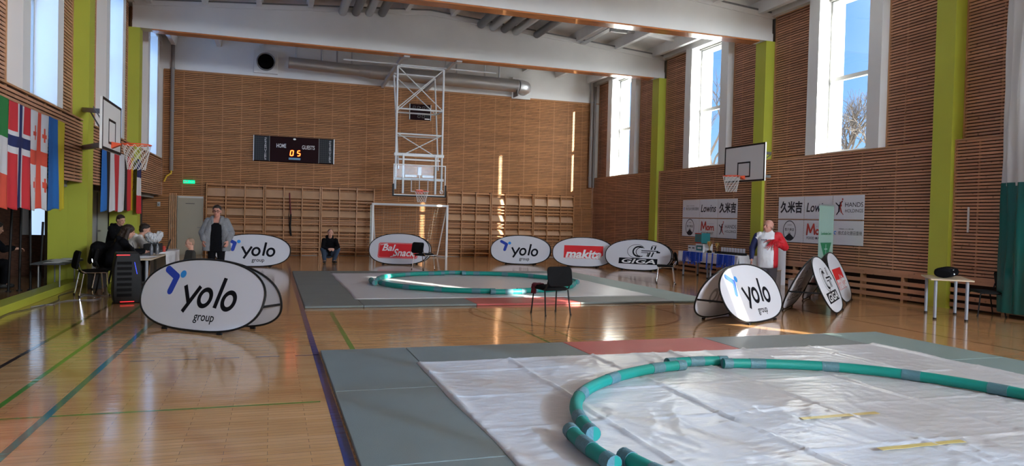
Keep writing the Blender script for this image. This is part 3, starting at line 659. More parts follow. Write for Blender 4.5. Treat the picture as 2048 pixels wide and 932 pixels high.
for i, (x0, w, lb) in enumerate([(-2.27, 2.0, 'climbing wall bars nearest the pale door in the back wall'), (-.25, 2.0, 'climbing wall bars with a black strap hanging on them'), (1.77, 2.0, 'climbing wall bars directly behind the left goal post'),
        (6.65, 1.83, 'climbing wall bars just right of the goal'), (8.5, 1.83, 'climbing wall bars hit by the sun streak'), (10.35, 1.83, 'climbing wall bars nearest the window side corner')]): wall_bars(x0, w, lb)
tag(MB().tube([(.62, 28.1, 2.35), (.64, 28.09, 1.95), (.68, 28.08, 1.55)], .022, 8, 1).tube([(.68, 28.08, 1.55), (.66, 28.08, 1.1), (.70, 28.08, .75)], .03, 8, 0).tube([(.64, 28.07, 1.95), (.60, 28.07, 1.5), (.66, 28.07, .8)], .012, 6, 0).build('exercise_strap', [M['black'], M['maroon']], smooth=True), 'black and red exercise strap hanging from the wall bars', 'strap')
# ------------------------------------------------------------------ handball goal
gx0, gx1, gy, gz = 3.62, 6.5, 27.45, 1.98
root = thing('handball_goal', 'white and green handball goal with a net before the back wall', 'goal', ((gx0+gx1)/2, gy, 0)); hw = (gx1-gx0)/2
gm = mat('pale green goal paint', (.50, .62, .55), .35)
for s_ in (-1, 1):
    MB().box(s_*hw-.04, s_*hw+.04, -.04, .04, 0, gz).build('goal_post', M['wsteel'], root, bevel=.006)
    MB().bar((s_*(hw-.02), .04, gz-.06), (s_*(hw-.22), .62, .08), .035, .035).bar((s_*(hw-.02), .04, .03), (s_*(hw-.22), .66, .03), .05, .05).build('side_stay', M['wsteel'], root)
    MB().box(s_*hw-.085+(0 if s_ < 0 else .06), s_*hw-.06+(0 if s_ < 0 else .06), -.02, .03, 0, gz).build('green_edge', gm, root)
MB().box(-hw-.04, hw+.04, -.04, .04, gz, gz+.08).build('crossbar', M['wsteel'], root, bevel=.006); MB().tube([(-hw+.22, .66, .05), (hw-.22, .66, .05)], .02, 8).build('ground_bar', M['wsteel'], root)
mb = MB(); k = 0; q = 26
def gp(u, v): # u across, v down the back
    x = (-hw+.03)*(1-u)+(hw-.03)*u; t = v; f_ = 1-.12*t; return (x*f_, .05+.60*t**.8, (gz-.05)*(1-t)+.06*t)
for i in range(q+1):
    mb.tube([gp(i/q, v/8) for v in range(9)], .0025, 3, caps=False)
for j in range(18): mb.tube([gp(u/10, j/17) for u in range(11)], .0025, 3, caps=False)
for s_ in (0, 1):
    for j in range(1, 15): a = gp(s_, j/15); mb.tube([((-hw+.02) if s_ == 0 else hw-.02, .03, a[2]), a], .0025, 3, caps=False)
mb.build('net', mat('goal net cord', (.25, .24, .2), .8), root)
# ------------------------------------------------------------------ ceiling mounted basketball tower
BYY = 24.3; root = thing('ceiling_basketball_hoop', 'basketball hoop with glass backboard hung from a white lattice tower', 'basketball hoop', (4.77, BYY, 2.3))
def T(nm, segs, r=.028, m='wsteel'):
    mb = MB()
    for a, b in segs: mb.tube([a, b], r, 8)
    mb.build(nm, M[m], root, smooth=True)
# front frame at y=.0-.2, rear frame at y=1.1 at the top, coming together at the bottom
def fx(s, z): return s*(.80-.02*z/4.3) if True else 0
zt, zb = 4.38, 1.5
fr = lambda s, z: (s*.80, .20, z); bk = lambda s, z: (s*(.70+.04*(z-1.4)/3), .45+.95*(z-1.4)/3, z)
T('front_leg', [(fr(-1, .2), fr(-1, zt))], .035); T('front_leg', [(fr(1, .2), fr(1, zt))], .035)
T('rear_leg', [(bk(-1, .9), bk(-1, zt-.1))]); T('rear_leg', [(bk(1, .9), bk(1, zt-.1))])
for z in (2.95, 2.1, zt): T('cross_tube', [(fr(-1, z), fr(1, z))]); T('cross_tube', [(bk(-1, z-.03), bk(1, z-.03))])
for z in (2.95, 2.1): T('side_tube', [(fr(-1, z), bk(-1, z-.03)), (fr(1, z), bk(1, z-.03))])
T('diagonal_brace', [(fr(-1, zt), fr(1, 2.95)), (fr(1, zt), fr(-1, 2.95))], .018); T('diagonal_brace', [(bk(-1, zt-.1), bk(1, 2.92)), (bk(1, zt-.1), bk(-1, 2.92))], .018)
T('diagonal_brace', [(fr(-.95, 2.1), fr(.6, 1.42)), (fr(.95, 2.1), fr(-.6, 1.42))], .018)
T('top_rail', [((-2.6, .22, zt+.06), (2.7, .22, zt+.06))], .025)
mb = MB(); mb.box(-.86, .86, .14, .24, 1.34, 1.44).box(-.72, .72, .12, .18, 1.20, 1.25).box(-.86, .86, .12, .2, .52, .60); mb.build('mounting_beam', M['wsteel'], root)
mb = MB(); 
for s_ in (-1, 1): mb.box(s_*.56-.03, s_*.56+.03, .05, .10, .06, 1.40)
mb.box(-.06, .06, .04, .10, .70, .98).box(-.5, -.1, .05, .09, .62, .70).box(.1, .5, .05, .09, .62, .70).box(-.01, .01, .03, .06, .1, .98); mb.build('board_bracket', M['wsteel'], root)
bd = MB().box(-.87, .87, -.005, .005, .04, 1.02).build('backboard', M['bglass'], root)
MB().box(-.90, -.87, -.02, .02, 0, 1.05).box(.87, .90, -.02, .02, 0, 1.05).box(-.87, .87, -.02, .02, 1.02, 1.05).box(-.87, .87, -.02, .02, .0, .03).build('board_frame', M['wsteel'], bd)
MB().box(-.30, .30, -.012, -.008, .52, .55).box(-.30, -.27, -.012, -.008, .12, .52).box(.27, .30, -.012, -.008, .12, .52).box(-.27, .27, -.012, -.008, .12, .15).build('target_square', mat('thin white line', (.5, .5, .5), .5), bd)
MB().box(-.93, .93, -.035, .035, -.05, .0).box(-.93, -.875, -.035, .035, 0, .38).box(.875, .93, -.035, .035, 0, .38).build('edge_padding', M['black'], bd, bevel=.008)
MB().ring((.76, .15), .05, .06, .02, -.013).stroke([(.72, .10), (.80, .20)], .02, -.014).build('board_emblem', M['whiteink'], bd)
def rim_net(root, c, R=.225, L_=.42, ax=None):
    rm = MB().tube([(c[0]+R*math.cos(2*PI*k/28), c[1]+R*math.sin(2*PI*k/28), c[2]) for k in range(28)], .011, 8, closed=True); rm.build('rim', M['orange'], root, smooth=True)
    mb = MB(); n = 12; lv = 6
    def rad(t): return R*(1-.48*t+.10*t*t)
    def pt(i, j): t = j/lv; a = 2*PI*(i+.5*(j % 2))/n; return (c[0]+rad(t)*math.cos(a), c[1]+rad(t)*math.sin(a), c[2]-.01-L_*t)
    for i in range(n):
        for j in range(lv):
            mb.tube([pt(i, j), pt(i, j+1)], .004, 4, caps=False); mb.tube([pt(i, j), pt(i-1 if j % 2 == 0 else i+1, j+1)], .004, 4, caps=False)
    mb.build('net', M['net'], root)
MB().box(-.10, .10, -.16, -.02, .11, .15).box(-.12, .12, -.035, -.01, .06, .2).build('rim_bracket', M['orange'], root); rim_net(root, (0, -.39, .14), .225, .36)
# the two channels carrying the tower
for x, lb in ((4.0, 'grey steel channel under the roof carrying the tower, the one nearer the ventilation fan'), (5.72, 'grey steel channel under the roof carrying the tower, the one nearer the windows')):
    tag(MB().bar((x, 23.0, 6.86), (x, 28.28, 6.62), .10, .13).box(x-.09, x+.09, 22.9, 23.3, 6.66, 6.70).build('roof_channel', mat('off white steel', (.50, .50, .48), .6)), lb, 'beam', 'channels carrying the basketball tower')
# ------------------------------------------------------------------ the two side hoops
def side_hoop(x, y, z, sg, L_arm, label, w=1.75, h=1.0):
    """board faces -sg x; arms run back to the wall at sg x"""
    root = thing('wall_basketball_hoop', label, 'basketball hoop', (x, y, z), -sg*PI/2 if sg > 0 else PI/2, 'wall mounted basketball hoops')
    b = MB().box(-w/2, w/2, -.02, .02, 0, h).build('backboard', M['winwhite'], root, bevel=.003)
    MB().box(-w/2, w/2, -.024, -.0205, h-.045, h).box(-w/2, w/2, -.024, -.0205, 0, .045).box(-w/2, -w/2+.045, -.024, -.0205, .045, h-.045).box(w/2-.045, w/2, -.024, -.0205, .045, h-.045).build('board_border', M['black'], b)
    MB().box(-.28, .28, -.024, -.0205, .50, .54).box(-.28, .28, -.024, -.0205, .12, .16).box(-.28, -.24, -.024, -.0205, .16, .5).box(.24, .28, -.024, -.0205, .16, .5).build('target_square', M['black'], b)
    for zz, dz in ((h*.82, 0), (h*.18, 0)): sg > 0 and MB().bar((0, .02, zz), (0, L_arm, zz), .07, .07).build('support_arm', M['greymetal'], root)
    if sg > 0: MB().bar((0, .05, h*.2), (0, L_arm, h*.78), .02, .02).bar((-.3, .04, h*.5), (0, L_arm*.8, h*.8), .015, .015).bar((.3, .04, h*.5), (0, L_arm*.8, h*.8), .015, .015).box(-.4, .4, .02, .05, h*.78, h*.86).box(-.4, .4, .02, .05, h*.14, h*.22).build('brace', M['greymetal'], root)
    else:       # arms swing back to the pillar at x -3.7, y 17: local x = world y, local y = -world x
        q = Vector((3.1, 1.10, 0))
        for zz, z1 in ((h*.82, 1.06), (h*.18, .28)): MB().bar((.1, .02, zz), (3.1, 1.08, z1), .08, .09).build('support_arm', M['greymetal'], root)
        MB().bar((.1, .05, h*.2), (2.4, .85, 1.0), .02, .02).bar((-.3, .04, h*.5), (1.6, .6, .95), .015, .015).box(-.4, .4, .02, .05, h*.78, h*.86).box(-.4, .4, .02, .05, h*.14, h*.22).build('brace', M['greymetal'], root)
    MB().prism([(-.02, .06), (-.17, .13), (-.17, .15), (-.02, .17)], 'X', -.07, .07).build('rim_bracket', M['orange'], root); rim_net(root, (0, -.40, .145), .225, .42)
    return root
side_hoop(12.15, 16.55, 2.75, 1, .84, 'white basketball backboard with black border on the window side wall')
side_hoop(-2.62, 13.8, 2.56, -1, 1.0, 'white basketball backboard seen from the side on the flag side wall', w=1.5, h=.84)
# ------------------------------------------------------------------ things on the back wall
root = thing('scoreboard', 'wide black electronic scoreboard reading HOME and GUESTS on the back wall', 'scoreboard', (.765, BY-.06, 3.5)); w, h = 1.44, .94
MB().box(-w, w, -.06, .058, 0, h).build('housing', M['sb'], root, bevel=.004)
for s_ in (-1, 1):
    p = MB().box(s_*1.16-.27, s_*1.16+.27, -.066, -.06, .02, h-.02).build('side_panel', M['grille'], root)
    mb = MB()
    for k in range(12): mb.box(s_*1.16-.26, s_*1.16+.05, -.068, -.066, .05+k*.073, .06+k*.073)
    for k in range(5): mb.box(s_*1.16-.26+k*.075, s_*1.16-.25+k*.075, -.068, -.066, .03, h-.03)
    mb.build('grid_line', M['darkgrey'], p)
    for k, ch in enumerate('SPECTUMBASKO'): text('side_letter', ch, M['whiteink'], p, s_*1.16+.10, s_*1.16+.17, .05+k*.07, .05+k*.07+.052, -.069)
    MB().box(s_*w-.012, s_*w+.012, -.07, .05, 0, h).build('end_strip', M['metal'], root)
    MB().box(s_*.885-.008, s_*.885+.008, -.068, -.06, 0, h).build('divider', M['greymetal'], root)
text('word_home', 'HOME', M['whiteink'], root, -.64, -.30, .52, .67, -.066, bold=.01); text('word_guests', 'GUESTS', M['whiteink'], root, .27, .73, .50, .65, -.066, bold=.01)
def seg7(root, x, z, w, h, t, on, m):
    S = {'a': (x+t, x+w-t, z+h-t, z+h), 'g': (x+t, x+w-t, z+h/2-t/2, z+h/2+t/2), 'd': (x+t, x+w-t, z, z+t), 'f': (x, x+t, z+h/2, z+h-t*.5), 'b': (x+w-t, x+w, z+h/2, z+h-t*.5), 'e': (x, x+t, z+t*.5, z+h/2), 'c': (x+w-t, x+w, z+t*.5, z+h/2)}
    mb = MB()
    for k in on: a, b, c, d = S[k]; mb.quad(a, b, c, d, -.068, sh=.12)
    mb.v = [(v[0]-.12*z, v[1], v[2]) for v in mb.v]; mb.build('digit', m, root)
seg7(root, -.17, .23, .13, .22, .032, 'abcdef', M['led']); seg7(root, .08, .23, .13, .22, .032, 'afgcd', M['led'])
MB().box(-.20, .22, -.07, -.06, .09, .165).build('maker_plate', mat('blue plate', (.12, .30, .5), .4), root); MB().disc((0, .86), .05, .032, -.066).build('sensor', M['metal'], root)
root = thing('shot_clock', 'small black shot clock on the back wall seen through the tower', 'clock', (5.50, BY-.05, 5.40)); MB().box(-.42, .42, -.04, .045, 0, .62).build('housing', M['sb'], root)
MB().box(-.43, -.41, -.05, .04, 0, .62).box(.41, .43, -.05, .04, 0, .62).build('end_strip', M['metal'], root)
dm = mat('unlit digits', (.10, .09, .09), .5)
for k in range(4): seg7(root, -.32+k*.17+(.04 if k > 1 else 0), .36, .11, .18, .02, 'abcdefg', dm)
for k in range(2): seg7(root, -.12+k*.17, .08, .12, .2, .022, 'abcdefg', dm)
MB().box(-.01, .01, -.046, -.04, .40, .42).box(-.01, .01, -.046, -.04, .48, .50).build('colon', M['whiteink'], root); MB().box(.18, .38, -.046, -.04, .03, .07).build('maker_plate', M['whiteink'], root); MB().disc((.28, .17), .09, .09, -.075).build('horn', M['black'], root)
root = thing('exit_sign', 'green glowing exit sign above the pale door', 'exit sign', (-2.84, BY-.05, 2.57)); MB().box(-.19, .19, -.03, .04, 0, .12).build('housing', M['exit'], root)
MB().stroke([(-.05, .09), (-.07, .03)], .02, -.034).stroke([(-.11, .06), (-.03, .07)], .014, -.034).disc((-.04, .1), .012, .012, -.034).stroke([(.04, .06), (.13, .06)], .014, -.034).stroke([(.1, .085), (.13, .06)], .012, -.034).quad(-.16, -.12, .02, .10, -.034).build('pictogram', M['whiteink'], root)
root = thing('ventilation_fan', 'round black ventilation fan in a white square plate high on the back wall', 'fan', (-.30, BY-.02, 7.15)); MB().box(-.42, .42, -.09, .02, -.42, .42).build('plate', M['white'], root, bevel=.01)
MB().lathe([(.33, -.02), (.33, -.10), (.29, -.10), (.28, -.055)], (0, -.075, 0), 32, axis='Y').build('duct_collar', M['greymetal'], root, smooth=True); MB().lathe([(.285, 0), (.285, -.005)], (0, -.125, 0), 32, axis='Y').build('dark_grille', M['black'], root)
mb = MB()
for k in range(4): mb.tube([(.07*(k+1)*math.cos(2*PI*i/32), -.135, .07*(k+1)*math.sin(2*PI*i/32)) for i in range(32)], .004, 4, closed=True)
mb.build('guard_ring', M['darkgrey'], root)
# ribbed ventilation duct
root = thing('ventilation_duct', 'long ribbed silver ventilation duct under the roof at the back wall', 'duct', (0, 27.5, 0))
def ribbed(x0, x1, z0, z1, r):
    pts = []; rs = []; n = int((x1-x0)/.07)
    for k in range(n*2+1): t = k/(n*2); pts.append((x0+(x1-x0)*t, 0, z0+(z1-z0)*t)); rs.append(r*(1+.045*(k % 2)))
    return MB().tube(pts, rs, 24)
ribbed(.48, 3.0, 7.06, 7.0, .20).build('thin_section', M['metal'], root, smooth=True); MB().tube([(3.0, 0, 7.0), (3.38, 0, 6.99)], [.205, .25], 24).build('reducer', M['metal'], root, smooth=True)
ribbed(3.38, 9.3, 6.99, 6.93, .25).build('thick_section', M['metal'], root, smooth=True)
MB().tube([(9.3, 0, 6.93), (9.5, .04, 6.93), (9.66, .16, 6.93), (9.74, .35, 6.93), (9.76, .75, 6.93)], .25, 24).build('elbow', M['metal'], root, smooth=True)
MB().box(9.3, 10.1, .70, .79, 6.55, 7.42).build('wall_plate', M['white'], root, bevel=.01)
for x in (.75, 1.65, 2.2, 2.75, 6.3, 6.75, 7.9, 8.5): MB().tube([(x, 0, 7.1), (x, 0, zr(x)-.12)], .035, 8).build('branch_pipe', M['metal'], root, smooth=True)
MB().box(9.2, 9.24, -.26, .28, 6.5, 6.75).build('hanger', M['greymetal'], root)
for x, y, r, lb, top in ((-3.42, 28.15, .065, 'grey vertical pipe in the corner beside the flag side wall', 7.5), (12.86, 28.1, .075, 'grey vertical pipe in the corner beside the window side wall', 7.5)):
    root = thing('vertical_pipe', lb, 'pipe', (x, y, 3.0), 0, 'vertical corner pipes'); mb = MB().lathe([(r, -.0), (r, top-3.0)], (0, 0, 0), 16); mb.build('pipe', mat('grey brown pipe', (.25, .22, .20), .5) if 'pp' not in M else M['pp'], root, smooth=True); M.setdefault('pp', bpy.data.materials['grey brown pipe'])
    for z in (.4, 2.1, 3.6): MB().lathe([(r+.015, z), (r+.015, z+.04)], (0, 0, 0), 16).build('pipe_clamp', M['greymetal'], root)
    if x > 0: MB().lathe([(.05, 0), (.05, 4.3)], (.17, .05, 0), 12).build('thin_pipe', M['pp'], root, smooth=True)
    else: MB().tube([(0, 0, .02), (0, -.03, -.1), (-.14, -.05, -.2), (-.22, -.05, -.4)], .03, 8).build('yellow_hose', mat('yellow hose', (.75, .5, .03), .5), root, smooth=True)
# ducts lying on the girders
for i, (x, r, m, lb) in enumerate([(1.95, .13, 'metal', 'outermost'), (2.35, .13, 'greymetal', 'second'), (2.75, .13, 'metal', 'third'), (3.15, .13, 'greymetal', 'innermost')]):
    tag(MB().tube([(x, 17.5, zr(x)-.40), (x, 22.68, zr(x)-.40)], r, 14).build('roof_duct', M[m], smooth=True), '%s of the grey ducts under the roof on the flag side of the ridge' % lb, 'duct', 'ducts under the roof')
    x = 9.5-x
    tag(MB().tube([(x, 17.5, zr(x)-.40), (x, 22.68, zr(x)-.40)], r, 14).build('roof_duct', M[m], smooth=True), '%s of the grey ducts under the roof on the window side of the ridge' % lb, 'duct', 'ducts under the roof')
tag(MB().tube([(8.3, 17.5, zr(8.3)-.36), (8.3, 22.7, zr(8.3)-.36)], .12, 12).build('roof_duct', M['greymetal'], smooth=True), 'single grey duct under the roof nearest the window side', 'duct', 'ducts under the roof')
tag(MB().box(9.9, 10.1, 20.2, 22.9, 7.62, 7.66).box(9.6, 10.4, 19.6, 20.2, 7.55, 7.66).box(9.9, 10.5, 20.4, 20.5, 7.5, 7.62).build('lamp_fitting', M['metal'], bevel=.01), 'grey lamp fitting hanging under the roof near the windows', 'lamp')
# ------------------------------------------------------------------ people
def V(*a): return Vector(a)
def cap(mb, p0, r0, p1, r1, n=12, sq=None):
    p0, p1 = Vector(p0), Vector(p1); d = (p1-p0); L_ = d.length; d.normalize()
    q = d.orthogonal().normalized() if abs(d.z) < .9 else (Vector((1, 0, 0))-d*d.x).normalized(); t = d.cross(q)
    prof = [(-r0*math.cos(a), r0*math.sin(a)) for a in (0.05, .5, 1.0, 1.45)]+[(L_+r1*math.cos(a), r1*math.sin(a)) for a in (1.45, 1.0, .5, .05)]
    vs = []
    for z, r in prof:
        for j in range(n): g = 2*PI*j/n; vs.append(p0+d*z+r*(math.cos(g)*q+math.sin(g)*t))
    k = len(prof); fs = [(i*n+j, i*n+(j+1) % n, (i+1)*n+(j+1) % n, (i+1)*n+j) for i in range(k-1) for j in range(n)]+[tuple(range(n))[::-1], tuple((k-1)*n+j for j in range(n))]
    mb.add(vs, fs)
def loft(mb, rings, n=20, side=(1, 0, 0)):
    """rings: (centre, half width along side, half depth)"""
    side = Vector(side).normalized(); vs = []; k = len(rings)
    for i, (c, a, b) in enumerate(rings):
        c = Vector(c); d = (Vector(rings[min(i+1, k-1)][0])-Vector(rings[max(i-1, 0)][0])).normalized(); s_ = (side-d*side.dot(d)).normalized(); t = d.cross(s_)
        for j in range(n): g = 2*PI*j/n; cx_, sx_ = math.cos(g), math.sin(g); vs.append(c+s_*a*math.copysign(abs(cx_)**.85, cx_)+t*b*math.copysign(abs(sx_)**.85, sx_))
    fs = [(i*n+j, i*n+(j+1) % n, (i+1)*n+(j+1) % n, (i+1)*n+j) for i in range(k-1) for j in range(n)]+[tuple(range(n))[::-1], tuple((k-1)*n+j for j in range(n))]
    mb.add(vs, fs)
def remesh(mb, name, m, parent, vox=.011, wob=0, wsc=14):
    o = mb.build(name, m, parent); md = o.modifiers.new('r', 'REMESH'); md.mode = 'VOXEL'; md.voxel_size = vox; md.use_smooth_shade = True
    sm_ = o.modifiers.new('s', 'SMOOTH'); sm_.factor = .5; sm_.iterations = 2
    me = bpy.data.meshes.new_from_object(o.evaluated_get(bpy.context.evaluated_depsgraph_get())); o.modifiers.clear(); old = o.data; o.data = me; bpy.data.meshes.remove(old)
    if not me.materials: me.materials.append(m)
    if wob:
        for v in me.vertices:
            q = v.co*wsc; v.co += v.normal*wob*(noise.noise(Vector((q.x, q.y, q.z*.5)))+.4*noise.noise(q*2.3))
    me.polygons.foreach_set('use_smooth', [True]*len(me.polygons)); return o
def hand(mb, w, d, up, left=False, curl=.5, s=1.0, point=False):
    """w wrist, d direction of the fingers, up the back of the hand; five separate fingers"""
    d = Vector(d).normalized(); up = Vector(up); up = (up-d*up.dot(d)).normalized(); a = d.cross(up)*(-1 if left else 1); w = Vector(w)
    R_ = Matrix((a, d, up)).transposed()
    mb.ell(w+d*.048*s, (.040*s, .052*s, .018*s), 12, R_)
    for k, (o, L_, sp) in enumerate(((-.030, .060, -.10), (-.010, .072, -.02), (.010, .078, .04), (.029, .070, .12))):
        c = curl*(1.0-.1*k) if not (point and k == 3) else .05
        p0 = w+(d*.084+a*o)*s; d1 = (d*math.cos(c*.7)-up*math.sin(c*.7)+a*sp).normalized(); p1 = p0+d1*L_*.5*s; d2 = (d*math.cos(c*1.7)-up*math.sin(c*1.7)+a*sp).normalized(); p2 = p1+d2*L_*.5*s
        cap(mb, p0-d1*.02*s, .0095*s, p1, .0088*s, 8); cap(mb, p1, .0088*s, p2, .0075*s, 8)
    t0 = w+(d*.025+a*.028)*s; t1 = t0+(a*.030+d*.030-up*.012)*s; t2 = t1+(d*.030+a*.006-up*.012)*s
    cap(mb, t0, .014*s, t1, .011*s, 8); cap(mb, t1, .011*s, t2, .009*s, 8)
class Head:
    """head with face: c centre, f facing direction, tilt"""
    def __init__(s, c, f, s_=1.0, pitch=0):
        f = Vector(f).normalized(); r = f.cross(V(0, 0, 1)).normalized(); u = r.cross(f).normalized()
        s.c = Vector(c); s.f, s.r, s.u, s.s = f, r, u, s_; s.R = Matrix((r, f, u)).transposed()
    def p(s, x, y, z): return s.c+(s.r*x+s.f*y+s.u*z)*s.s
    def body(s, mb, neck=None):
        k = s.s; R_ = s.R
        mb.ell(s.p(0, -.012, .025), (.077*k, .095*k, .092*k), 18, R_); mb.ell(s.p(0, .018, -.045), (.058*k, .068*k, .070*k), 16, R_)
        mb.ell(s.p(0, .052, -.088), (.028*k, .026*k, .022*k), 10, R_); mb.ell(s.p(0, .068, .018), (.052*k, .020*k, .022*k), 12, R_)
        cap(mb, s.p(0, .082, .012), .009*k, s.p(0, .104, -.028), .0125*k, 8); mb.ell(s.p(.012, .094, -.032), (.010*k, .011*k, .008*k), 8, R_); mb.ell(s.p(-.012, .094, -.032), (.010*k, .011*k, .008*k), 8, R_)
        for q in (-1, 1): mb.ell(s.p(q*.040, .066, -.022), (.020*k, .016*k, .020*k), 8, R_); mb.ell(s.p(q*.078, -.008, -.008), (.010*k, .020*k, .032*k), 10, R_)
        mb.ell(s.p(0, .078, -.060), (.022*k, .014*k, .010*k), 8, R_)
        if neck: cap(mb, s.p(0, -.018, -.06), .052*k, neck, .058*k, 14)
    def face(s, par, brow=None, glasses=None):
        mb = MB(); 
        for q in (-1, 1): mb.ell(s.p(q*.031, .077, .004), (.012*s.s, .008*s.s, .0065*s.s), 8, s.R)
        mb.build('eye', M['eye'], par, smooth=True)
        mb = MB()
        for q in (-1, 1): cap(mb, s.p(q*.015, .089, .026), .0035*s.s, s.p(q*.046, .078, .029), .003*s.s, 6)
        mb.build('eyebrow', brow or M['hairb'], par, smooth=True)
        MB().ell(s.p(0, .090, -.060), (.021*s.s, .006*s.s, .0055*s.s), 10, s.R).build('mouth', M['lip'], par, smooth=True)
        if glasses:
            mb = MB()
            for q in (-1, 1):
                pts = [s.p(q*.033+.025*math.cos(a)*(1 if abs(math.cos(a)) < .8 else 1.05), .097, .003+.018*math.sin(a)) for a in [2*PI*i/16 for i in range(16)]]; mb.tube(pts, .0028*s.s, 6, closed=True)
                mb.tube([s.p(q*.058, .095, .008), s.p(q*.078, .05, .010), s.p(q*.080, -.01, .006)], .0022*s.s, 6)
            mb.tube([s.p(-.009, .099, .006), s.p(.009, .099, .006)], .0025*s.s, 6); mb.build('glasses', M['black'], par, smooth=True)
    def hair(s, par, m, kind='short'):
        mb = MB(); k = s.s; R_ = s.R
        if kind == 'short': mb.ell(s.p(0, -.022, .045), (.083*k, .096*k, .085*k), 18, R_); mb.ell(s.p(0, .030, .088), (.055*k, .045*k, .028*k), 12, R_); mb.ell(s.p(0, -.045, .0), (.076*k, .068*k, .075*k), 14, R_)
        elif kind == 'crop': mb.ell(s.p(0, -.026, .040), (.0805*k, .088*k, .083*k), 18, R_); mb.ell(s.p(0, -.045, .0), (.075*k, .066*k, .070*k), 14, R_)
        elif kind == 'fringe': mb.ell(s.p(0, -.046, -.012), (.078*k, .064*k, .062*k), 14, R_)
        elif kind == 'long':
            mb.ell(s.p(0, -.022, .040), (.092*k, .105*k, .090*k), 18, R_)
            for q in (-1, 1): cap(mb, s.p(q*.07, -.02, .02), .035*k, s.p(q*.10, -.03, -.20), .05*k); cap(mb, s.p(q*.10, -.03, -.20), .05*k, s.p(q*.09, -.02, -.33), .03*k)
            cap(mb, s.p(0, -.06, .02), .07*k, s.p(0, -.10, -.22), .085*k); cap(mb, s.p(0, -.10, -.22), .085*k, s.p(0, -.10, -.36), .05*k)
        o = remesh(mb, 'hair', m, par, .008, .004 if kind != 'long' else .008, 45); return o
def arm(mb, sh, el, wr, r=(.052, .042, .028)): cap(mb, sh, r[0], el, r[1]); cap(mb, el, r[1]*1.02, wr, r[2])
def leg(mb, hp, kn, an, toe, r=(.085, .058, .040)):
    cap(mb, hp, r[0], kn, r[1]); cap(mb, kn, r[1], an, r[2])
    if toe is not None: cap(mb, an, r[2], V(*an)+(V(*toe)-V(*an))*.45, .028)
def shoes(par, feet, m):
    mb = MB()
    for an, d in feet:
        d = Vector(d).normalized(); a = Vector(an); h = a.copy(); h.z = .045
        cap(mb, h-d*.05, .050, h+d*.13, .042); mb.ell(h+d*.05-V(0, 0, .025), (.05, .05, .02), 10); cap(mb, V(a.x, a.y, .05), .045, V(a.x, a.y, .10), .04)
    for i, v in enumerate(mb.v): mb.v[i] = (v[0], v[1], max(v[2], .003))
    return remesh(mb, 'shoes', m, par, .009)
def person(label, x, y, deg, group=None): return thing('person', label, 'person', (x, y, 0), math.radians(deg), group)
# all figures face +y in their own frame and are turned about z
# --- standing woman in a grey fleece jacket
P = person('standing person in grey hooded fleece jacket over black top, wearing glasses', -1.15, 17.2, 176)
hd = Head((0.0, .03, 1.595), (.03, 1, -.06), 1.13)
mb = MB(); hd.body(mb, (0, -.01, 1.42)); loft(mb, [((0, -.02, .86), .16, .11), ((0, -.01, 1.05), .15, .10), ((0, 0, 1.25), .17, .105), ((0, -.01, 1.38), .16, .08), ((0, -.01, 1.44), .07, .05)])
for q in (-1, 1):
    S, E_, Wr = V(q*.175, -.01, 1.38), V(q*.27, -.02, 1.12), V(q*.25, .16, .94)
    arm(mb, S, E_, Wr); hand(mb, Wr+V(0, .015, -.005), (q*-.1, .6, -.8), (q*.8, .4, .3), q > 0, .7)
    leg(mb, (q*.085, 0, .88), (q*.10, .02, .48), (q*.11, -.02, .09), (q*.13, .12, .04))
remesh(mb, 'body', M['skinr'], P, .008); hd.face(P, M['hairb'], True); hd.hair(P, M['hairb'], 'short')
mb = MB(); loft(mb, [((0, -.02, .70), .20, .14), ((0, -.01, .95), .185, .13), ((0, .005, 1.15), .165, .115), ((0, .01, 1.28), .17, .108), ((0, -.01, 1.36), .12, .07)]); remesh(mb, 'black_top', M['blackcloth'], P, .012)
mb = MB()
for q in (-1, 1): leg(mb, (q*.09, 0, .86), (q*.10, .02, .48), (q*.11, -.02, .12), None, (.105, .072, .055))
mb.ell((0, 0, .88), (.18, .12, .10)); remesh(mb, 'trousers', M['blackcloth'], P, .012); shoes(P, [((q*.11, -.02, .09), (q*.2, 1, 0)) for q in (-1, 1)], M['sole'])
mb = MB()
for q in (-1, 1):
    loft(mb, [((q*.195, -.03, .72), .10, .165), ((q*.185, -.03, .95), .095, .16), ((q*.165, -.02, 1.15), .085, .145), ((q*.125, -.02, 1.33), .08, .12), ((q*.11, -.02, 1.43), .05, .07)])
    cap(mb, (q*.18, -.02, 1.375), .085, (q*.29, -.03, 1.12), .095); cap(mb, (q*.29, -.03, 1.12), .093, (q*.262, .12, .965), .058); cap(mb, (q*.262, .12, .965), .055, (q*.258, .14, .95), .045)
loft(mb, [((0, -.10, .72), .20, .07), ((0, -.10, 1.0), .19, .07), ((0, -.09, 1.25), .18, .07), ((0, -.07, 1.42), .11, .06)])
cap(mb, (-.10, -.04, 1.45), .05, (.10, -.04, 1.45), .05); cap(mb, (-.09, -.10, 1.44), .06, (.09, -.10, 1.44), .06); cap(mb, (.095, .02, 1.44), .035, (.075, .09, 1.34), .03); cap(mb, (-.095, .02, 1.44), .035, (-.075, .09, 1.34), .03)
remesh(mb, 'fleece_jacket', M['fleece'], P, .012, .012, 11)
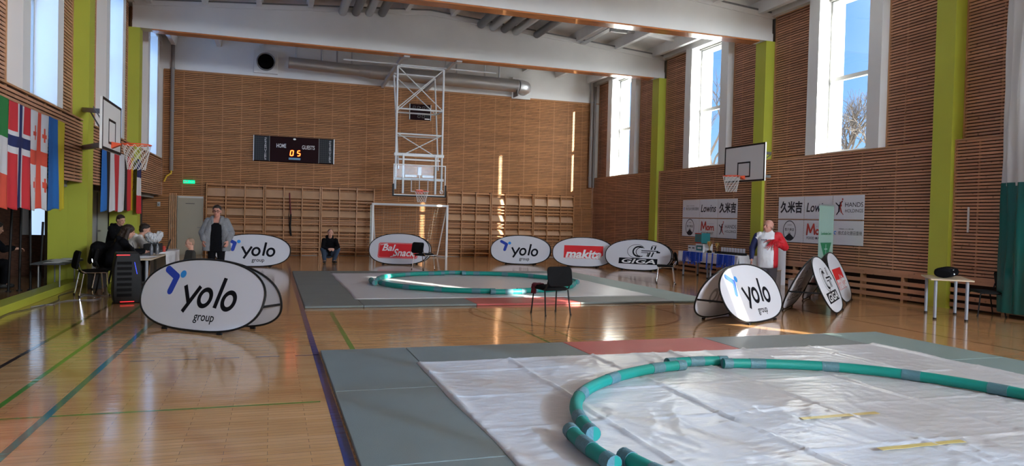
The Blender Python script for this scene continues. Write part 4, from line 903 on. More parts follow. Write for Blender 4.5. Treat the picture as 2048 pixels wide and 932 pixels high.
# --- child beside her, only head and shoulders clear the banner
P = person('child with very short fair hair and dark top behind the large near banner', -1.58, 16.2, 120)
hd = Head((0, .02, .92), (.2, 1, -.25), .88); mb = MB(); hd.body(mb, (0, -.01, .78))
loft(mb, [((0, 0, .42), .11, .08), ((0, 0, .6), .12, .08), ((0, 0, .74), .12, .07), ((0, 0, .78), .05, .04)])
for q in (-1, 1): arm(mb, (q*.125, 0, .73), (q*.17, .02, .56), (q*.12, .14, .47), (.036, .03, .022)); hand(mb, (q*.12, .15, .465), (0, 1, -.4), (q, 0, .5), q > 0, .6, .75); leg(mb, (q*.06, 0, .43), (q*.07, .03, .24), (q*.07, -.01, .07), (q*.08, .08, .035), (.06, .042, .03))
remesh(mb, 'body', M['skin'], P, .008); hd.face(P, M['hairg']); hd.hair(P, mat('fair cropped hair', (.36, .24, .17), .8), 'crop')
mb = MB(); loft(mb, [((0, 0, .38), .135, .10), ((0, 0, .6), .14, .10), ((0, 0, .735), .135, .085), ((0, 0, .78), .06, .055)])
for q in (-1, 1): cap(mb, (q*.125, 0, .73), .05, (q*.17, .02, .56), .045); cap(mb, (q*.17, .02, .56), .045, (q*.125, .12, .48), .036)
remesh(mb, 'dark_top', mat('dark olive cloth', (.035, .033, .028), .9), P, .012, .006)
mb = MB()
for q in (-1, 1): leg(mb, (q*.06, 0, .42), (q*.07, .03, .24), (q*.07, -.01, .09), None, (.075, .055, .045))
remesh(mb, 'trousers', M['blackcloth'], P, .012); shoes(P, [((q*.07, -.01, .07), (0, 1, 0)) for q in (-1, 1)], M['sole'])
# --- man squatting in front of the wall bars
P = person('person in black hooded top and blue jeans squatting with clasped hands before the wall bars', 1.80, 23.95, 184)
hd = Head((0, .10, .98), (0, 1, -.05), 1.1); mb = MB(); hd.body(mb, (0, .03, .83))
loft(mb, [((0, -.22, .26), .15, .12), ((0, -.18, .42), .155, .12), ((0, -.08, .62), .18, .115), ((0, 0, .76), .17, .09), ((0, .02, .83), .07, .055)])
for q in (-1, 1):
    arm(mb, (q*.185, 0, .75), (q*.235, .17, .52), (q*.05, .36, .47), (.05, .042, .03)); hand(mb, (q*.05, .365, .47), (-q*.8, .35, -.1), (0, .9, .5), q > 0, 1.0)
    leg(mb, (q*.10, -.18, .28), (q*.24, .16, .46), (q*.15, -.02, .09), (q*.18, .12, .04), (.085, .06, .042))
remesh(mb, 'body', M['skin'], P, .008); hd.face(P, M['hairb']); hd.hair(P, M['haird'], 'crop')
mb = MB(); loft(mb, [((0, -.21, .24), .17, .15), ((0, -.18, .42), .185, .15), ((0, -.08, .62), .205, .14), ((0, -.01, .76), .19, .11), ((0, .0, .85), .085, .08)])
for q in (-1, 1): cap(mb, (q*.185, 0, .75), .075, (q*.24, .17, .53), .065); cap(mb, (q*.24, .17, .53), .062, (q*.11, .32, .49), .042)
cap(mb, (-.09, -.06, .86), .05, (.09, -.06, .86), .05); remesh(mb, 'hooded_top', M['blackcloth'], P, .012, .008)
mb = MB()
for q in (-1, 1): leg(mb, (q*.10, -.18, .28), (q*.24, .165, .465), (q*.15, -.02, .12), None, (.11, .08, .062))
mb.ell((0, -.2, .27), (.17, .14, .12)); remesh(mb, 'jeans', M['jeans'], P, .012, .006); shoes(P, [((q*.15, -.02, .09), (q*.25, 1, 0)) for q in (-1, 1)], M['sole'])
# --- official in the white, red and navy tracksuit top
P = person('bald person in white, red and navy tracksuit top, one hand on the chest', 9.62, 12.25, 138)
hd = Head((0, .04, 1.57), (-.62, .80, .10), 1.12); mb = MB(); hd.body(mb, (0, -.01, 1.44))
loft(mb, [((0, 0, .86), .165, .13), ((0, .02, 1.02), .175, .16), ((0, .01, 1.2), .18, .15), ((0, -.01, 1.38), .185, .11), ((0, -.01, 1.46), .08, .06)])
arm(mb, (.205, -.01, 1.38), (.30, -.14, 1.16), (.16, .14, 1.22)); hand(mb, (.15, .15, 1.225), (-.9, .35, .25), (.2, .9, .2), True, .35)
arm(mb, (-.205, -.01, 1.38), (-.30, -.03, 1.10), (-.30, .12, .88)); hand(mb, (-.30, .13, .87), (0, .35, -.9), (-1, 0, .1), False, 1.3)
for q in (-1, 1): leg(mb, (q*.09, 0, .88), (q*.10, .03, .48), (q*.11, -.02, .09), (q*.13, .12, .04))
remesh(mb, 'body', M['skinr'], P, .008); hd.face(P, M['hairg']); hd.hair(P, M['hairg'], 'fringe')
mb = MB(); loft(mb, [((0, .0, .74), .205, .175), ((0, .02, .95), .205, .185), ((0, .02, 1.15), .20, .175), ((0, 0, 1.34), .20, .135), ((0, -.01, 1.44), .12, .085), ((0, 0, 1.50), .07, .065)])
cap(mb, (-.16, 0, 1.39), .075, (-.215, -.01, 1.34), .078); cap(mb, (.16, 0, 1.39), .075, (.20, -.01, 1.36), .08); o = remesh(mb, 'tracksuit_top', M['wshirt'], P, .012, .007)
o.data.materials.append(M['redc'])
for p_ in o.data.polygons:
    c = p_.center
    if c.x > .125 or (c.x > .02 and c.y < -.05): p_.material_index = 1
mb = MB(); cap(mb, (.20, -.01, 1.38), .082, (.31, -.15, 1.16), .082); cap(mb, (.31, -.15, 1.16), .08, (.19, .10, 1.215), .05); remesh(mb, 'red_sleeve', M['redc'], P, .012, .012, 16)
mb = MB(); cap(mb, (-.215, -.01, 1.36), .078, (-.305, -.03, 1.10), .07); cap(mb, (-.305, -.03, 1.10), .068, (-.302, .10, .91), .046); remesh(mb, 'navy_sleeve', M['navyc'], P, .012, .008)
mb = MB()
for q in (-1, 1): leg(mb, (q*.09, 0, .86), (q*.10, .03, .48), (q*.11, -.02, .10), None, (.115, .085, .070))
mb.ell((0, 0, .86), (.185, .15, .10)); remesh(mb, 'trousers', M['gtrous'], P, .012, .007); shoes(P, [((q*.11, -.02, .09), (q*.2, 1, 0)) for q in (-1, 1)], M['sole'])
for ch in P.children:      # his right arm hangs, his left hand is on the chest
    for v in ch.data.vertices: v.co.x = -v.co.x
    ch.data.flip_normals()
mb = MB(); [mb.stroke([(-.12+k*.03, 0), (-.105+k*.03, .035)], .008).stroke([(-.12+k*.03, .035), (-.10+k*.03, .03)], .008) for k in range(4)]
o = mb.build('chest_lettering', M['navyc'], P, M=TR(0, .158, 1.27, rz=PI) @ Matrix.Identity(4))
# red tassel bundle held to the chest
mb = MB(); random.seed(3)
for k in range(26):
    a = random.uniform(-1, 1); b = random.uniform(-1, 1); mb.tube([(.12+.05*a, .19, 1.27+.04*b), (.12+.10*a, .235, 1.26+.05*b), (.10+.15*a-.03, .225, 1.17+.09*b)], [.012, .010, .004], 6)
mb.v = [(-a, b, c) for a, b, c in mb.v]
o = mb.build('red_tassel', M['redc'], None, smooth=True); o.matrix_world = TR(9.62, 12.25, 0, rz=math.radians(138)); tag(o, 'bundle of red cords held to the chest of the bald official', 'tassel')
# --- desk people at the left: a seated figure, generic builder
def seated(label, x, y, deg, top, hairm, hairk, seat=.46, lean=.12, glasses=False, hm='skin', chin=False, reach=.40, trous='blackcloth'):
    P = person(label, x, y, deg); hz = seat+.70; hd = Head((0, lean+.10, hz), (0, 1, -.25), 1.08); mb = MB(); hd.body(mb, (0, lean+.0, hz-.16))
    loft(mb, [((0, -.02, seat+.02), .165, .12), ((0, .0, seat+.2), .15, .11), ((0, lean*.6, seat+.40), .175, .11), ((0, lean, seat+.53), .16, .085), ((0, lean+.01, seat+.58), .065, .05)])
    for q in (-1, 1):
        w_ = V(q*.12, lean+reach, seat+.31) if not (chin and q > 0) else V(.06, lean+.20, hz-.17)
        arm(mb, (q*.18, lean, seat+.50), (q*.24, lean+.16, seat+.30), w_); hand(mb, w_+V(0, .01, 0), (-q*.3, 1, -.1) if not (chin and q > 0) else (-.3, -.2, 1), (0, 0, 1) if not (chin and q > 0) else (0, 1, .2), q > 0, .8)
        leg(mb, (q*.09, 0, seat+.02), (q*.12, .42, seat+.03), (q*.12, .40, .09), (q*.13, .53, .04))
    remesh(mb, 'body', M[hm], P, .009); hd.face(P, M['hairb'], glasses); hd.hair(P, hairm, hairk)
    mb = MB(); loft(mb, [((0, -.02, seat), .19, .15), ((0, .0, seat+.2), .185, .145), ((0, lean*.6, seat+.40), .205, .135), ((0, lean, seat+.52), .18, .105), ((0, lean-.01, seat+.60), .085, .075)])
    for q in (-1, 1):
        w_ = V(q*.13, lean+reach-.05, seat+.32) if not (chin and q > 0) else V(.09, lean+.19, hz-.24)
        cap(mb, (q*.18, lean, seat+.50), .078, (q*.245, lean+.16, seat+.30), .066); cap(mb, (q*.245, lean+.16, seat+.30), .066, w_, .045)
    cap(mb, (-.09, lean-.08, seat+.58), .05, (.09, lean-.08, seat+.58), .05)
    remesh(mb, 'top', M[top], P, .013, .010)
    mb = MB()
    for q in (-1, 1): leg(mb, (q*.09, 0, seat+.03), (q*.12, .42, seat+.03), (q*.12, .40, .12), None, (.10, .078, .06))
    remesh(mb, 'trousers', M[trous], P, .013, .006); shoes(P, [((q*.12, .40, .09), (0, 1, 0)) for q in (-1, 1)], M['sole'])
    return P
seated('person in white hooded top leaning over the desk, hand at the chin', -2.95, 16.95, -84, 'hood', M['hairb'], 'short', lean=.30, chin=True)
seated('person with long dark brown hair and black top seated at the desk', -2.88, 15.55, -78, 'blackcloth', M['haird'], 'long', lean=.16)
seated('person in black jacket bending forward behind the desk, forearms raised', -3.62, 19.6, -130, 'blackcloth', M['haird'], 'short', lean=.12, seat=.62)
seated('person in dark clothes sitting in the dark recess under the flags', -5.3, 16.2, -60, 'blackcloth', M['hairb'], 'short', lean=.2)
P = person('person in black clothes standing in the dark recess beside a blue bag', -5.45, 15.0, -80)
hd = Head((0, .03, 1.66), (0, 1, 0)); mb = MB(); hd.body(mb, (0, -.01, 1.5)); loft(mb, [((0, 0, .9), .16, .11), ((0, 0, 1.2), .17, .11), ((0, 0, 1.44), .17, .09), ((0, 0, 1.5), .07, .05)])
for q in (-1, 1): arm(mb, (q*.2, 0, 1.43), (q*.25, .02, 1.15), (q*.24, .14, .92)); hand(mb, (q*.24, .15, .91), (0, .4, -.9), (q, 0, 0), q > 0, .9); leg(mb, (q*.09, 0, .9), (q*.10, .02, .48), (q*.11, -.02, .09), (q*.13, .12, .04))
remesh(mb, 'body', M['skin'], P, .010); hd.face(P); hd.hair(P, M['hairb'], 'short')
mb = MB(); loft(mb, [((0, 0, .80), .20, .15), ((0, 0, 1.2), .20, .14), ((0, 0, 1.42), .19, .11), ((0, 0, 1.5), .09, .08)])
for q in (-1, 1): cap(mb, (q*.2, 0, 1.43), .075, (q*.255, .02, 1.15), .068); cap(mb, (q*.255, .02, 1.15), .066, (q*.245, .12, .95), .05)
remesh(mb, 'jacket', M['blackcloth'], P, .014, .008); mb = MB()
for q in (-1, 1): leg(mb, (q*.09, 0, .86), (q*.10, .02, .48), (q*.11, -.02, .10), None, (.11, .08, .065))
remesh(mb, 'trousers', M['blackcloth'], P, .014); shoes(P, [((q*.11, -.02, .09), (0, 1, 0)) for q in (-1, 1)], M['sole'])
random.seed(11)
# ------------------------------------------------------------------ flags hanging on the left panelling
def flag(y0, y1, z1, z0, fn, mats_, label, seed=0, x=None):
    root_x = (XL+.035) if x is None else x; nx, nz = 30, 48; mb = MB()
    for j in range(nz+1):
        for i in range(nx+1):
            u, v = i/nx, j/nz; w = .018*math.sin(u*9+seed*2+v*1.5)*(.35+v)+.010*math.sin(u*21+seed)*v
            drop = .02*math.sin(u*PI*3+seed)*v
            mb.v.append((root_x+.02+w, y0+(y1-y0)*(u+.015*math.sin(v*4+seed)), z1+(z0-z1)*v+drop))
    for j in range(nz):
        for i in range(nx): a = j*(nx+1)+i; mb.f.append((a, a+1, a+nx+2, a+nx+1)); mb.m.append(fn((i+.5)/nx, (j+.5)/nz))
    o = mb.build('hanging_flag', [FL[k] for k in mats_], smooth=True); s_ = o.modifiers.new('solid', 'SOLIDIFY'); s_.thickness = .002
    return tag(o, label, 'flag', 'national flags hung on the wooden panelling')
FL = {k: mat('flag '+k, c, .75) for k, c in {'white': (.70, .70, .72), 'red': (.62, .03, .04), 'navy': (.015, .025, .12), 'green': (.02, .22, .05), 'blue': (.01, .13, .42), 'yellow': (.65, .52, .02), 'black': (.01, .01, .012), 'gold': (.75, .42, .0), 'orange': (.75, .09, .05), 'skyblue': (.02, .17, .55)}.items()}
flag(11.25, 12.32, 3.16, 1.56, lambda u, v: 0 if v < .36 else (1 if v < .68 else 2), ['green', 'white', 'orange'], 'green, white and orange red flag hung sideways at the picture edge, nearest of the row', 1)
def norway(u, v):
    if abs(u-.52) < .085 or abs(v-.37) < .055: return 2
    if abs(u-.52) < .17 or abs(v-.37) < .10: return 1
    return 0
flag(12.33, 13.30, 3.15, 1.56, norway, ['red', 'white', 'navy'], 'red flag with a navy and white cross', 2)
def georgia(u, v):
    if abs(u-.5) < .10 or abs(v-.47) < .065: return 1
    for cu_, cv in ((.22, .22), (.78, .22), (.22, .74), (.78, .74)):
        a, b = abs(u-cu_), abs(v-cv)
        if (a < .035 and b < .065) or (b < .022 and a < .10): return 1
    return 0
flag(13.31, 14.28, 3.15, 1.55, georgia, ['white', 'orange'], 'white flag with a large red cross and four small ones', 3)
flag(14.29, 15.35, 3.16, 1.55, lambda u, v: 0 if u < .54 else 1, ['blue', 'yellow'], 'blue and yellow flag hung sideways next to the green pillar', 4)
flag(18.45, 19.75, 3.0, 1.53, lambda u, v: min(2, int(u*3)), ['skyblue', 'black', 'white'], 'blue, black and white flag behind the side-on hoop', 5)
flag(19.76, 21.0, 3.0, 1.53, lambda u, v: min(1, int(u*2)), ['red', 'white'], 'red and white flag between the blue-black-white one and the black-red-gold one', 6)
flag(21.02, 22.3, 3.0, 1.56, lambda u, v: min(2, int(u*3)), ['black', 'red', 'gold'], 'black, red and gold flag hung sideways below the hoop net', 7)
flag(22.31, 22.95, 3.0, 1.48, lambda u, v: min(2, int(v*3)), ['navy', 'white', 'red'], 'navy, white and red flag at the far end of the row', 8, XL+.13)
# ------------------------------------------------------------------ sponsor posters on the right panelling
def poster(y_left, z0, kind, label, w=.985, h=.585):
    """faces -x; local x runs away from the viewer's left"""
    root = thing('sponsor_poster', label, 'poster', (XR-.012, y_left, z0), -PI/2, 'white sponsor posters taped to the window side wall')
    p = MB().box(0, w, -.003, .003, 0, h).build('poster_sheet', M['paper'], root); y = -.005; ik = M['inkp']; c = p
    if kind == 'kume':
        text('lettering', '久米吉', ik, c, .08, w-.06, .15, .47, y, bold=.035)
    elif kind == 'lowins': text('lettering', 'Lowins', ik, c, .08, w-.08, .18, .42, y, shear=.2, bold=.015)
    elif kind == 'hands':
        text('word_hands', 'HANDS', ik, c, .40, w-.03, .30, .41, y); text('word_holdings', 'HOLDINGS', ik, c, .40, w-.03, .17, .25, y)
        mb = MB(); mb.stroke([(.10, .40), (.20, .32)], .03, y).stroke([(.20, .32), (.30, .44)], .035, y).stroke([(.21, .34), (.20, .20)], .05, y).stroke([(.20, .20), (.13, .12)], .03, y).disc((.24, .40), .022, .028, y); mb.build('figure_mark', ik, c)
        MB().stroke([(.28, .44), (.24, .30)], .025, y-.001).stroke([(.24, .30), (.28, .18)], .04, y-.001).stroke([(.28, .18), (.34, .12)], .02, y-.001).disc((.31, .49), .022, .026, y).disc((.27, .34), .02, .03, y-.001).build('red_mark', M['redp'], c)
    elif kind == 'mom':
        mb = MB(); mb.stroke([(.12, .22), (.15, .48)], .055, y).stroke([(.15, .48), (.25, .28)], .055, y-.0006).stroke([(.25, .28), (.36, .48)], .055, y).stroke([(.36, .48), (.40, .24)], .055, y-.0006)
        mb.ring((.50, .29), .055, .055, .045, y).stroke([(.60, .24), (.61, .34)], .045, y).stroke([(.61, .34), (.69, .33)], .04, y-.0006).stroke([(.69, .33), (.69, .24)], .045, y).stroke([(.69, .33), (.79, .34)], .04, y-.0006).stroke([(.79, .34), (.80, .23)], .045, y)
        mb.build('word_mom', M['redp'], c); text('word_food_market', 'FOOD MARKET', ik, c, .12, .80, .10, .165, y, bold=.01); text('small_line', 'フードマーケット', ik, c, .45, .82, .415, .44, y)
    elif kind == 'fuji':
        MB().ring((.46, .30), .24, .26, .022, y).build('circle_mark', ik, c); mb = MB(); mb.v = [(u, y, v) for u, v in ((.29, .12), (.46, .24), (.63, .12), (.55, .055), (.37, .055))]; mb.f = [(0, 1, 2, 3, 4)]; mb.m = [0]; mb.build('mountain_mark', ik, c)
        MB().stroke([(.40, .22), (.46, .27)], .01, y).stroke([(.46, .27), (.52, .22)], .01, y).build('peak_line', ik, c); text('lettering', '勢海商店', ik, c, .28, .64, .29, .37, y, bold=.01); text('small_line', '土佐清水', ik, c, .38, .55, .44, .47, y)
    elif kind == 'kk':
        text('lettering', '株式会社勝田重機', M['greyp'], c, .20 if True else .1, w-.04, .24, .34, y); text('small_line', '特殊機械レンタル 解体 運搬', M['greyp'], c, .22, w-.30, .37, .40, y)
        MB().ring((.10, .29), .035, .035, .02, y, a0=.6, a1=5.2).build('small_mark', M['sky'], c)
M['inkp'] = mat('poster ink', (.015, .015, .03), .6); M['redp'] = mat('poster red', (.50, .045, .03), .6); M['greyp'] = mat('poster grey ink', (.12, .12, .13), .6)
grids = [(21.08, ['kk', 'lowins', 'kume'], ['fuji', 'mom', 'hands'], 'in the group above the prize table'), (16.27, ['kume', 'lowins', 'hands'], ['fuji', 'mom', 'kk'], 'in the group behind the official')]
desc = dict(kume='large black brush characters', lowins='slanted Lowins lettering', hands='HANDS HOLDINGS lettering', mom='red Mom FOOD MARKET lettering', fuji='a circle and black mountain', kk='small grey characters')
for yl, top, bot, wh in grids:
    for r_, z0 in ((top, 1.775), (bot, 1.16)):
        for k, kd in enumerate(r_): poster(yl-k*1.0, z0, kd, 'poster with %s, %s' % (desc[kd], wh))
# ------------------------------------------------------------------ roll-up banner
root = thing('rollup_banner', 'tall narrow mint green roll-up banner with a dark green triangle', 'banner', (12.25, 13.55, 0), math.radians(25))
w = .40; p = MB().box(-w, w, -.002, .002, .08, 2.08).build('banner_sheet', M['mint'], root); MB().box(-w-.02, w+.02, -.05, .05, 0, .08).build('base_cassette', M['metal'], root, bevel=.01); MB().box(-w-.01, w+.01, -.012, .012, 2.08, 2.11).build('top_rail', M['metal'], root); MB().tube([(0, .03, .05), (0, .02, 2.08)], .01, 8).build('support_pole', M['metal'], root)
text('small_line', 'Scandinavian Sumo', M['dkgreen'], p, -.28, .28, 1.40, 1.47, -.004, bold=.02)
mb = MB(); mb.v = [(-.30, -.004, 1.22), (.30, -.004, 1.22), (.02, -.004, .72)]; mb.f = [(0, 1, 2)]; mb.m = [0]; mb.build('triangle_mark', M['dkgreen'], p)
MB().stroke([(.0, 1.17), (.0, .98)], .03, -.006).stroke([(-.07, 1.07), (.07, 1.07)], .03, -.006).build('star_mark', M['mint'], p)
MB().stroke([(-.26, .70), (0, .40)], .10, -.004, cap=False).stroke([(.26, .70), (0, .40)], .10, -.0046, cap=False).build('arrow_mark', mat('grey green print', (.08, .16, .12), .6), p)
# ------------------------------------------------------------------ prize tables
def table(x, y, deg, L_, D, top, cloth, label, group=None, h=.73, legm='steel', tm='tabletop', drop=.0):
    root = thing('folding_table', label, 'table', (x, y, 0), math.radians(deg), group)
    MB().box(-L_/2, L_/2, -D/2, D/2, h-.025, h).build('tabletop', M[tm], root, bevel=.004)
    for sx_ in (-1, 1):
        for sy in (-1, 1): q = MB().lathe([(.028, .02), (.028, h-.025)], (sx_*(L_/2-.09), sy*(D/2-.09), 0), 14).build('leg', M[legm], root, smooth=True); MB().lathe([(.031, 0), (.031, .03)], (sx_*(L_/2-.09), sy*(D/2-.09), 0), 14).build('leg_foot', M['black'], q)
    return root
def tablecloth(x, y, deg, L_, D, h, drops, label, seed=0):
    """drops: front(-y), right(+x), back(+y), left(-x) overhangs"""
    mb = MB(); n = 44; f_, r_, b_, l_ = drops; L2, D2 = L_/2+.008, D/2+.008
    mb.add([(-L2, -D2, h+.004), (L2, -D2, h+.004), (L2, D2, h+.004), (-L2, D2, h+.004)], [(0, 1, 2, 3)])
    def side(p, q, nrm, dr):
        if dr <= 0: return
        k = n; vs = []
        for j in range(7):
            v = j/6
            for i in range(k+1):
                u = i/k; w_ = (.012+.03*v)*(math.sin(u*L_*14+seed)*.5+.5)*v+.01*v; dd = dr*(1+.03*math.sin(u*7+seed))
                vs.append((p[0]+(q[0]-p[0])*u+nrm[0]*w_, p[1]+(q[1]-p[1])*u+nrm[1]*w_, h+.004-dd*v))
        mb.add(vs, [(j*(k+1)+i, j*(k+1)+i+1, (j+1)*(k+1)+i+1, (j+1)*(k+1)+i) for j in range(6) for i in range(k)])
    side((-L2, -D2), (L2, -D2), (0, -1), f_); side((L2, -D2), (L2, D2), (1, 0), r_); side((L2, D2), (-L2, D2), (0, 1), b_); side((-L2, D2), (-L2, -D2), (-1, 0), l_)
    o = mb.build('tablecloth', M['cloth'], smooth=True); o.location = (x, y, 0); o.rotation_euler = (0, 0, math.radians(deg)); s_ = o.modifiers.new('solid', 'SOLIDIFY'); s_.thickness = .003; s_.offset = 1
    return tag(o, label, 'tablecloth')
table(12.25, 18.55, -88, 1.4, .7, 0, 0, 'prize table under the white cloth, the end with the chrome legged chair', 'prize tables'); table(12.25, 17.12, -88, 1.4, .7, 0, 0, 'prize table under the white cloth, the end nearer the official', 'prize tables')
tablecloth(12.25, 17.82, -88, 2.86, .72, .735, (.28, .34, .1, .34), 'white cloth over the prize tables, hung with blue ribbons')
random.seed(5)
lb = 'blue medal ribbon in the bunch nearest the white cartons on the prize table'
rib0 = None
ys = [18.95-.065*k for k in range(16)]+[17.72, 17.45]+[17.2-.062*k for k in range(13)]
for k, yy in enumerate(ys):
    if rib0 is None:
        root = thing('medal_ribbon', lb, 'medal', (11.835, yy, .735), math.radians(-88), 'medals hung along the prize table edge')
        MB().bar((-.012, -.002, .012), (-.014, -.012, -.26), .022, .004).bar((.012, -.002, .012), (.014, -.014, -.24), .022, .004).bar((0, .05, .008), (0, -.006, .012), .04, .004).build('ribbon', M['blue'], root); MB().lathe([(.028, 0), (.028, .006)], (0, -.022, -.27), 14, axis='Y').build('medal_disc', M['blue'], root); rib0 = root
        rk = root
    else: rk = copy_tree(rib0); rk.location = (11.835+random.uniform(-.004, .006), yy, .735-(.05 if k in (16, 17) else 0)*0+random.uniform(-.02, .0)*0); rk.rotation_euler.z = math.radians(-88+random.uniform(-6, 6)); rk.scale.z = random.uniform(.8, 1.25) if k not in (16, 17) else 1.5; rk['label'] = ('blue medal ribbon in the bunch nearest the white cartons on the prize table' if k < 16 else ('long lone blue ribbon at the middle of the prize table edge, %s' % ('nearer the cartons' if k == 16 else 'nearer the official')) if k < 18 else 'blue medal ribbon in the bunch nearest the official on the prize table')
# trophies, boxes and cards on the prize table
cup = None
for k, (xx, yy, hh, lb2) in enumerate(((12.10, 18.0, 1.0, 'gold trophy cup on the prize table, the one nearer the boxed gifts'), (12.16, 17.7, .92, 'gold trophy cup on the prize table, the one nearer the row of cards'))):
    if cup is None:
        root = thing('trophy_cup', lb2, 'trophy', (xx, yy, .74), 0, 'gold trophies on the prize table')
        MB().box(-.05, .05, -.05, .05, 0, .07).build('plinth', M['black'], root, bevel=.006); MB().lathe([(.03, .07), (.012, .10), (.012, .16), (.03, .19), (.06, .25), (.068, .33), (.062, .335), (.05, .25)], (0, 0, 0), 20).build('cup', M['gold'], root, smooth=True)
        for s_ in (-1, 1): MB().tube([(0, s_*.06, .31), (0, s_*.10, .33), (0, s_*.105, .27), (0, s_*.05, .22)], .006, 6).build('cup_handle', M['gold'], root, smooth=True)
        cup = root
    else: rk = copy_tree(cup); rk.location = (xx, yy, .74); rk.scale = (1, 1, hh); rk['label'] = lb2
card = None
for k in range(9):
    yy = 17.55-.125*k
    if card is None:
        root = thing('gift_box', 'small black box with a white card, one of the row on the prize table', 'box', (12.2, yy, .74), 0, 'black boxes with white cards'); MB().box(-.08, .08, -.055, .055, 0, .07).build('box', M['black'], root, bevel=.004); MB().box(.02, .024, -.05, .05, .071, .19).build('card', M['paper'], root); card = root
    else: rk = copy_tree(card); rk.location = (12.2, yy, .74)
root = thing('boxed_drill_set', 'white and teal gift box under the teal one on the prize table', 'box', (12.2, 18.42, .74)); MB().box(-.16, .16, -.2, .2, 0, .25).build('carton', M['paper'], root, bevel=.004); MB().box(-.166, -.16, -.16, .16, .05, .2).build('teal_print', mat('teal carton', (.02, .20, .22), .5), root); MB().box(-.168, -.166, -.1, .1, .1, .15).build('white_print', M['paper'], root); MB().box(-.03, .03, -.06, .06, .25, .262).build('handle', M['black'], root)
root = thing('teal_gift_box', 'teal box with red edges on top of the white carton on the prize table', 'box', (12.22, 18.55, 1.004)); MB().box(-.15, .15, -.17, .17, 0, .30).build('carton', bpy.data.materials['teal carton'], root, bevel=.004); MB().box(-.155, -.15, -.17, .17, .0, .03).box(-.155, -.15, -.17, .17, .27, .3).build('red_edge', M['redp'], root); MB().ring((0, .15), .07, .07, .02, 0).build('round_print', M['greyp'], root, M=TR(-.153, 0, 0, rz=-PI/2))
for k, (yy, hh) in enumerate(((18.78, .17), (18.98, .18))):
    root = thing('white_carton', 'small white carton at the chair end of the prize table, %s' % ('next to the tall boxes' if k == 0 else 'outermost'), 'box', (12.2, yy, .74)); MB().box(-.14, .14, -.09, .09, 0, hh).build('carton', M['paper'], root, bevel=.004); MB().box(-.144, -.14, -.06, .06, .09, .13).build('printed_label', M['greyp'], root)
root = thing('white_cabinet', 'plain white cabinet against the wall behind the prize table', 'cabinet', (12.82, 16.15, 0)); MB().box(-.2, .2, -.32, .32, 0, .98).build('carcass', M['paper'], root, bevel=.006); MB().box(-.21, -.2, -.30, -.01, .04, .94).build('cabinet_door', M['paper'], root); MB().box(-.21, -.2, .01, .30, .04, .94).build('cabinet_door', M['paper'], root); MB().box(-.215, -.21, .22, .27, .86, .90).build('lock', M['black'], root)
# podium blocks
for x, y, w_, d_, h_, lb2 in ((11.50, 14.70, .62, .55, .50, 'taller white winners podium block behind the official'), (12.05, 14.05, .55, .5, .32, 'lower white winners podium block beside the roll-up banner')):
    root = thing('podium_block', lb2, 'podium', (x, y, 0), math.radians(-50), 'winners podium blocks'); MB().box(-w_/2, w_/2, -d_/2, d_/2, 0, h_-.02).build('block', M['paper'], root, bevel=.012); MB().box(-w_/2-.006, w_/2+.006, -d_/2-.006, d_/2+.006, h_-.02, h_).build('top_board', M['tabletop'], root); MB().stroke([(-.1, h_-.1), (.08, h_-.1)], .02, -d_/2-.003).build('small_print', M['greyp'], root)
# ------------------------------------------------------------------ small table with bag by the curtain
table(11.72, 9.92, 49, 1.25, .66, 0, 0, 'small pale table on four silver legs by the green curtain', h=.72)
root = thing('sports_bag', 'black sports bag with white stripes on the small table', 'bag', (11.74, 9.94, .722), math.radians(30)); mb = MB(); loft(mb, [((-.32, 0, .08), .13, .07), ((-.29, 0, .095), .15, .092), ((.29, 0, .095), .15, .092), ((.32, 0, .08), .13, .07)], side=(0, 1, 0)); o = remesh(mb, 'bag_body', M['blackcloth'], root, .012, .006)
MB().tube([(-.12, -.15, .08), (-.12, -.10, .165), (.12, -.10, .165), (.12, -.15, .08)], .01, 6).build('carry_handle', M['black'], root); MB().tube([(-.28, 0, .168), (.28, 0, .168)], .005, 6).build('zip', M['greymetal'], root)
mb = MB(); [mb.bar((-.17+k*.03, -.152, .06), (-.15+k*.03, -.128, .15), .012, .003) for k in range(3)]; mb.build('white_stripes', M['whiteink'], root)
# ------------------------------------------------------------------ divider curtain gathered on the right
root = thing('divider_curtain', 'gathered hall divider curtain, white above and dark green vinyl below', 'curtain', (12.85, 9.02, 0))
def cur(z0, z1, m, nm, seed, amp=.10):
    mb = MB(); n = 140; K = 12
    for j in range(K+1):
        z = z0+(z1-z0)*j/K
        for i in range(n):
            t = 2*PI*i/n; u = math.cos(t); v = math.sin(t); fo = amp*.35*math.sin(t*17+seed+.6*math.sin(z*1.3))+.02*math.sin(t*7+z*2)
            mb.v.append((v*(.15+fo*.6), u*(.74+fo), z))
    for j in range(K):
        for i in range(n): mb.f.append((j*n+i, j*n+(i+1) % n, (j+1)*n+(i+1) % n, (j+1)*n+i)); mb.m.append(0)
    return mb.build(nm, m, root, smooth=True)
cur(2.42, 7.3, M['curtw'], 'white_upper_curtain', 1); cur(.10, 2.48, M['curtg'], 'green_lower_curtain', 1.3, .12)
tag(MB().box(XR-.02, XR-.005, 10.62, 10.66, 1.55, 2.05).build('door_pull', M['winwhite']), 'small white strip handle on the panelling beside the near green pillar', 'handle')
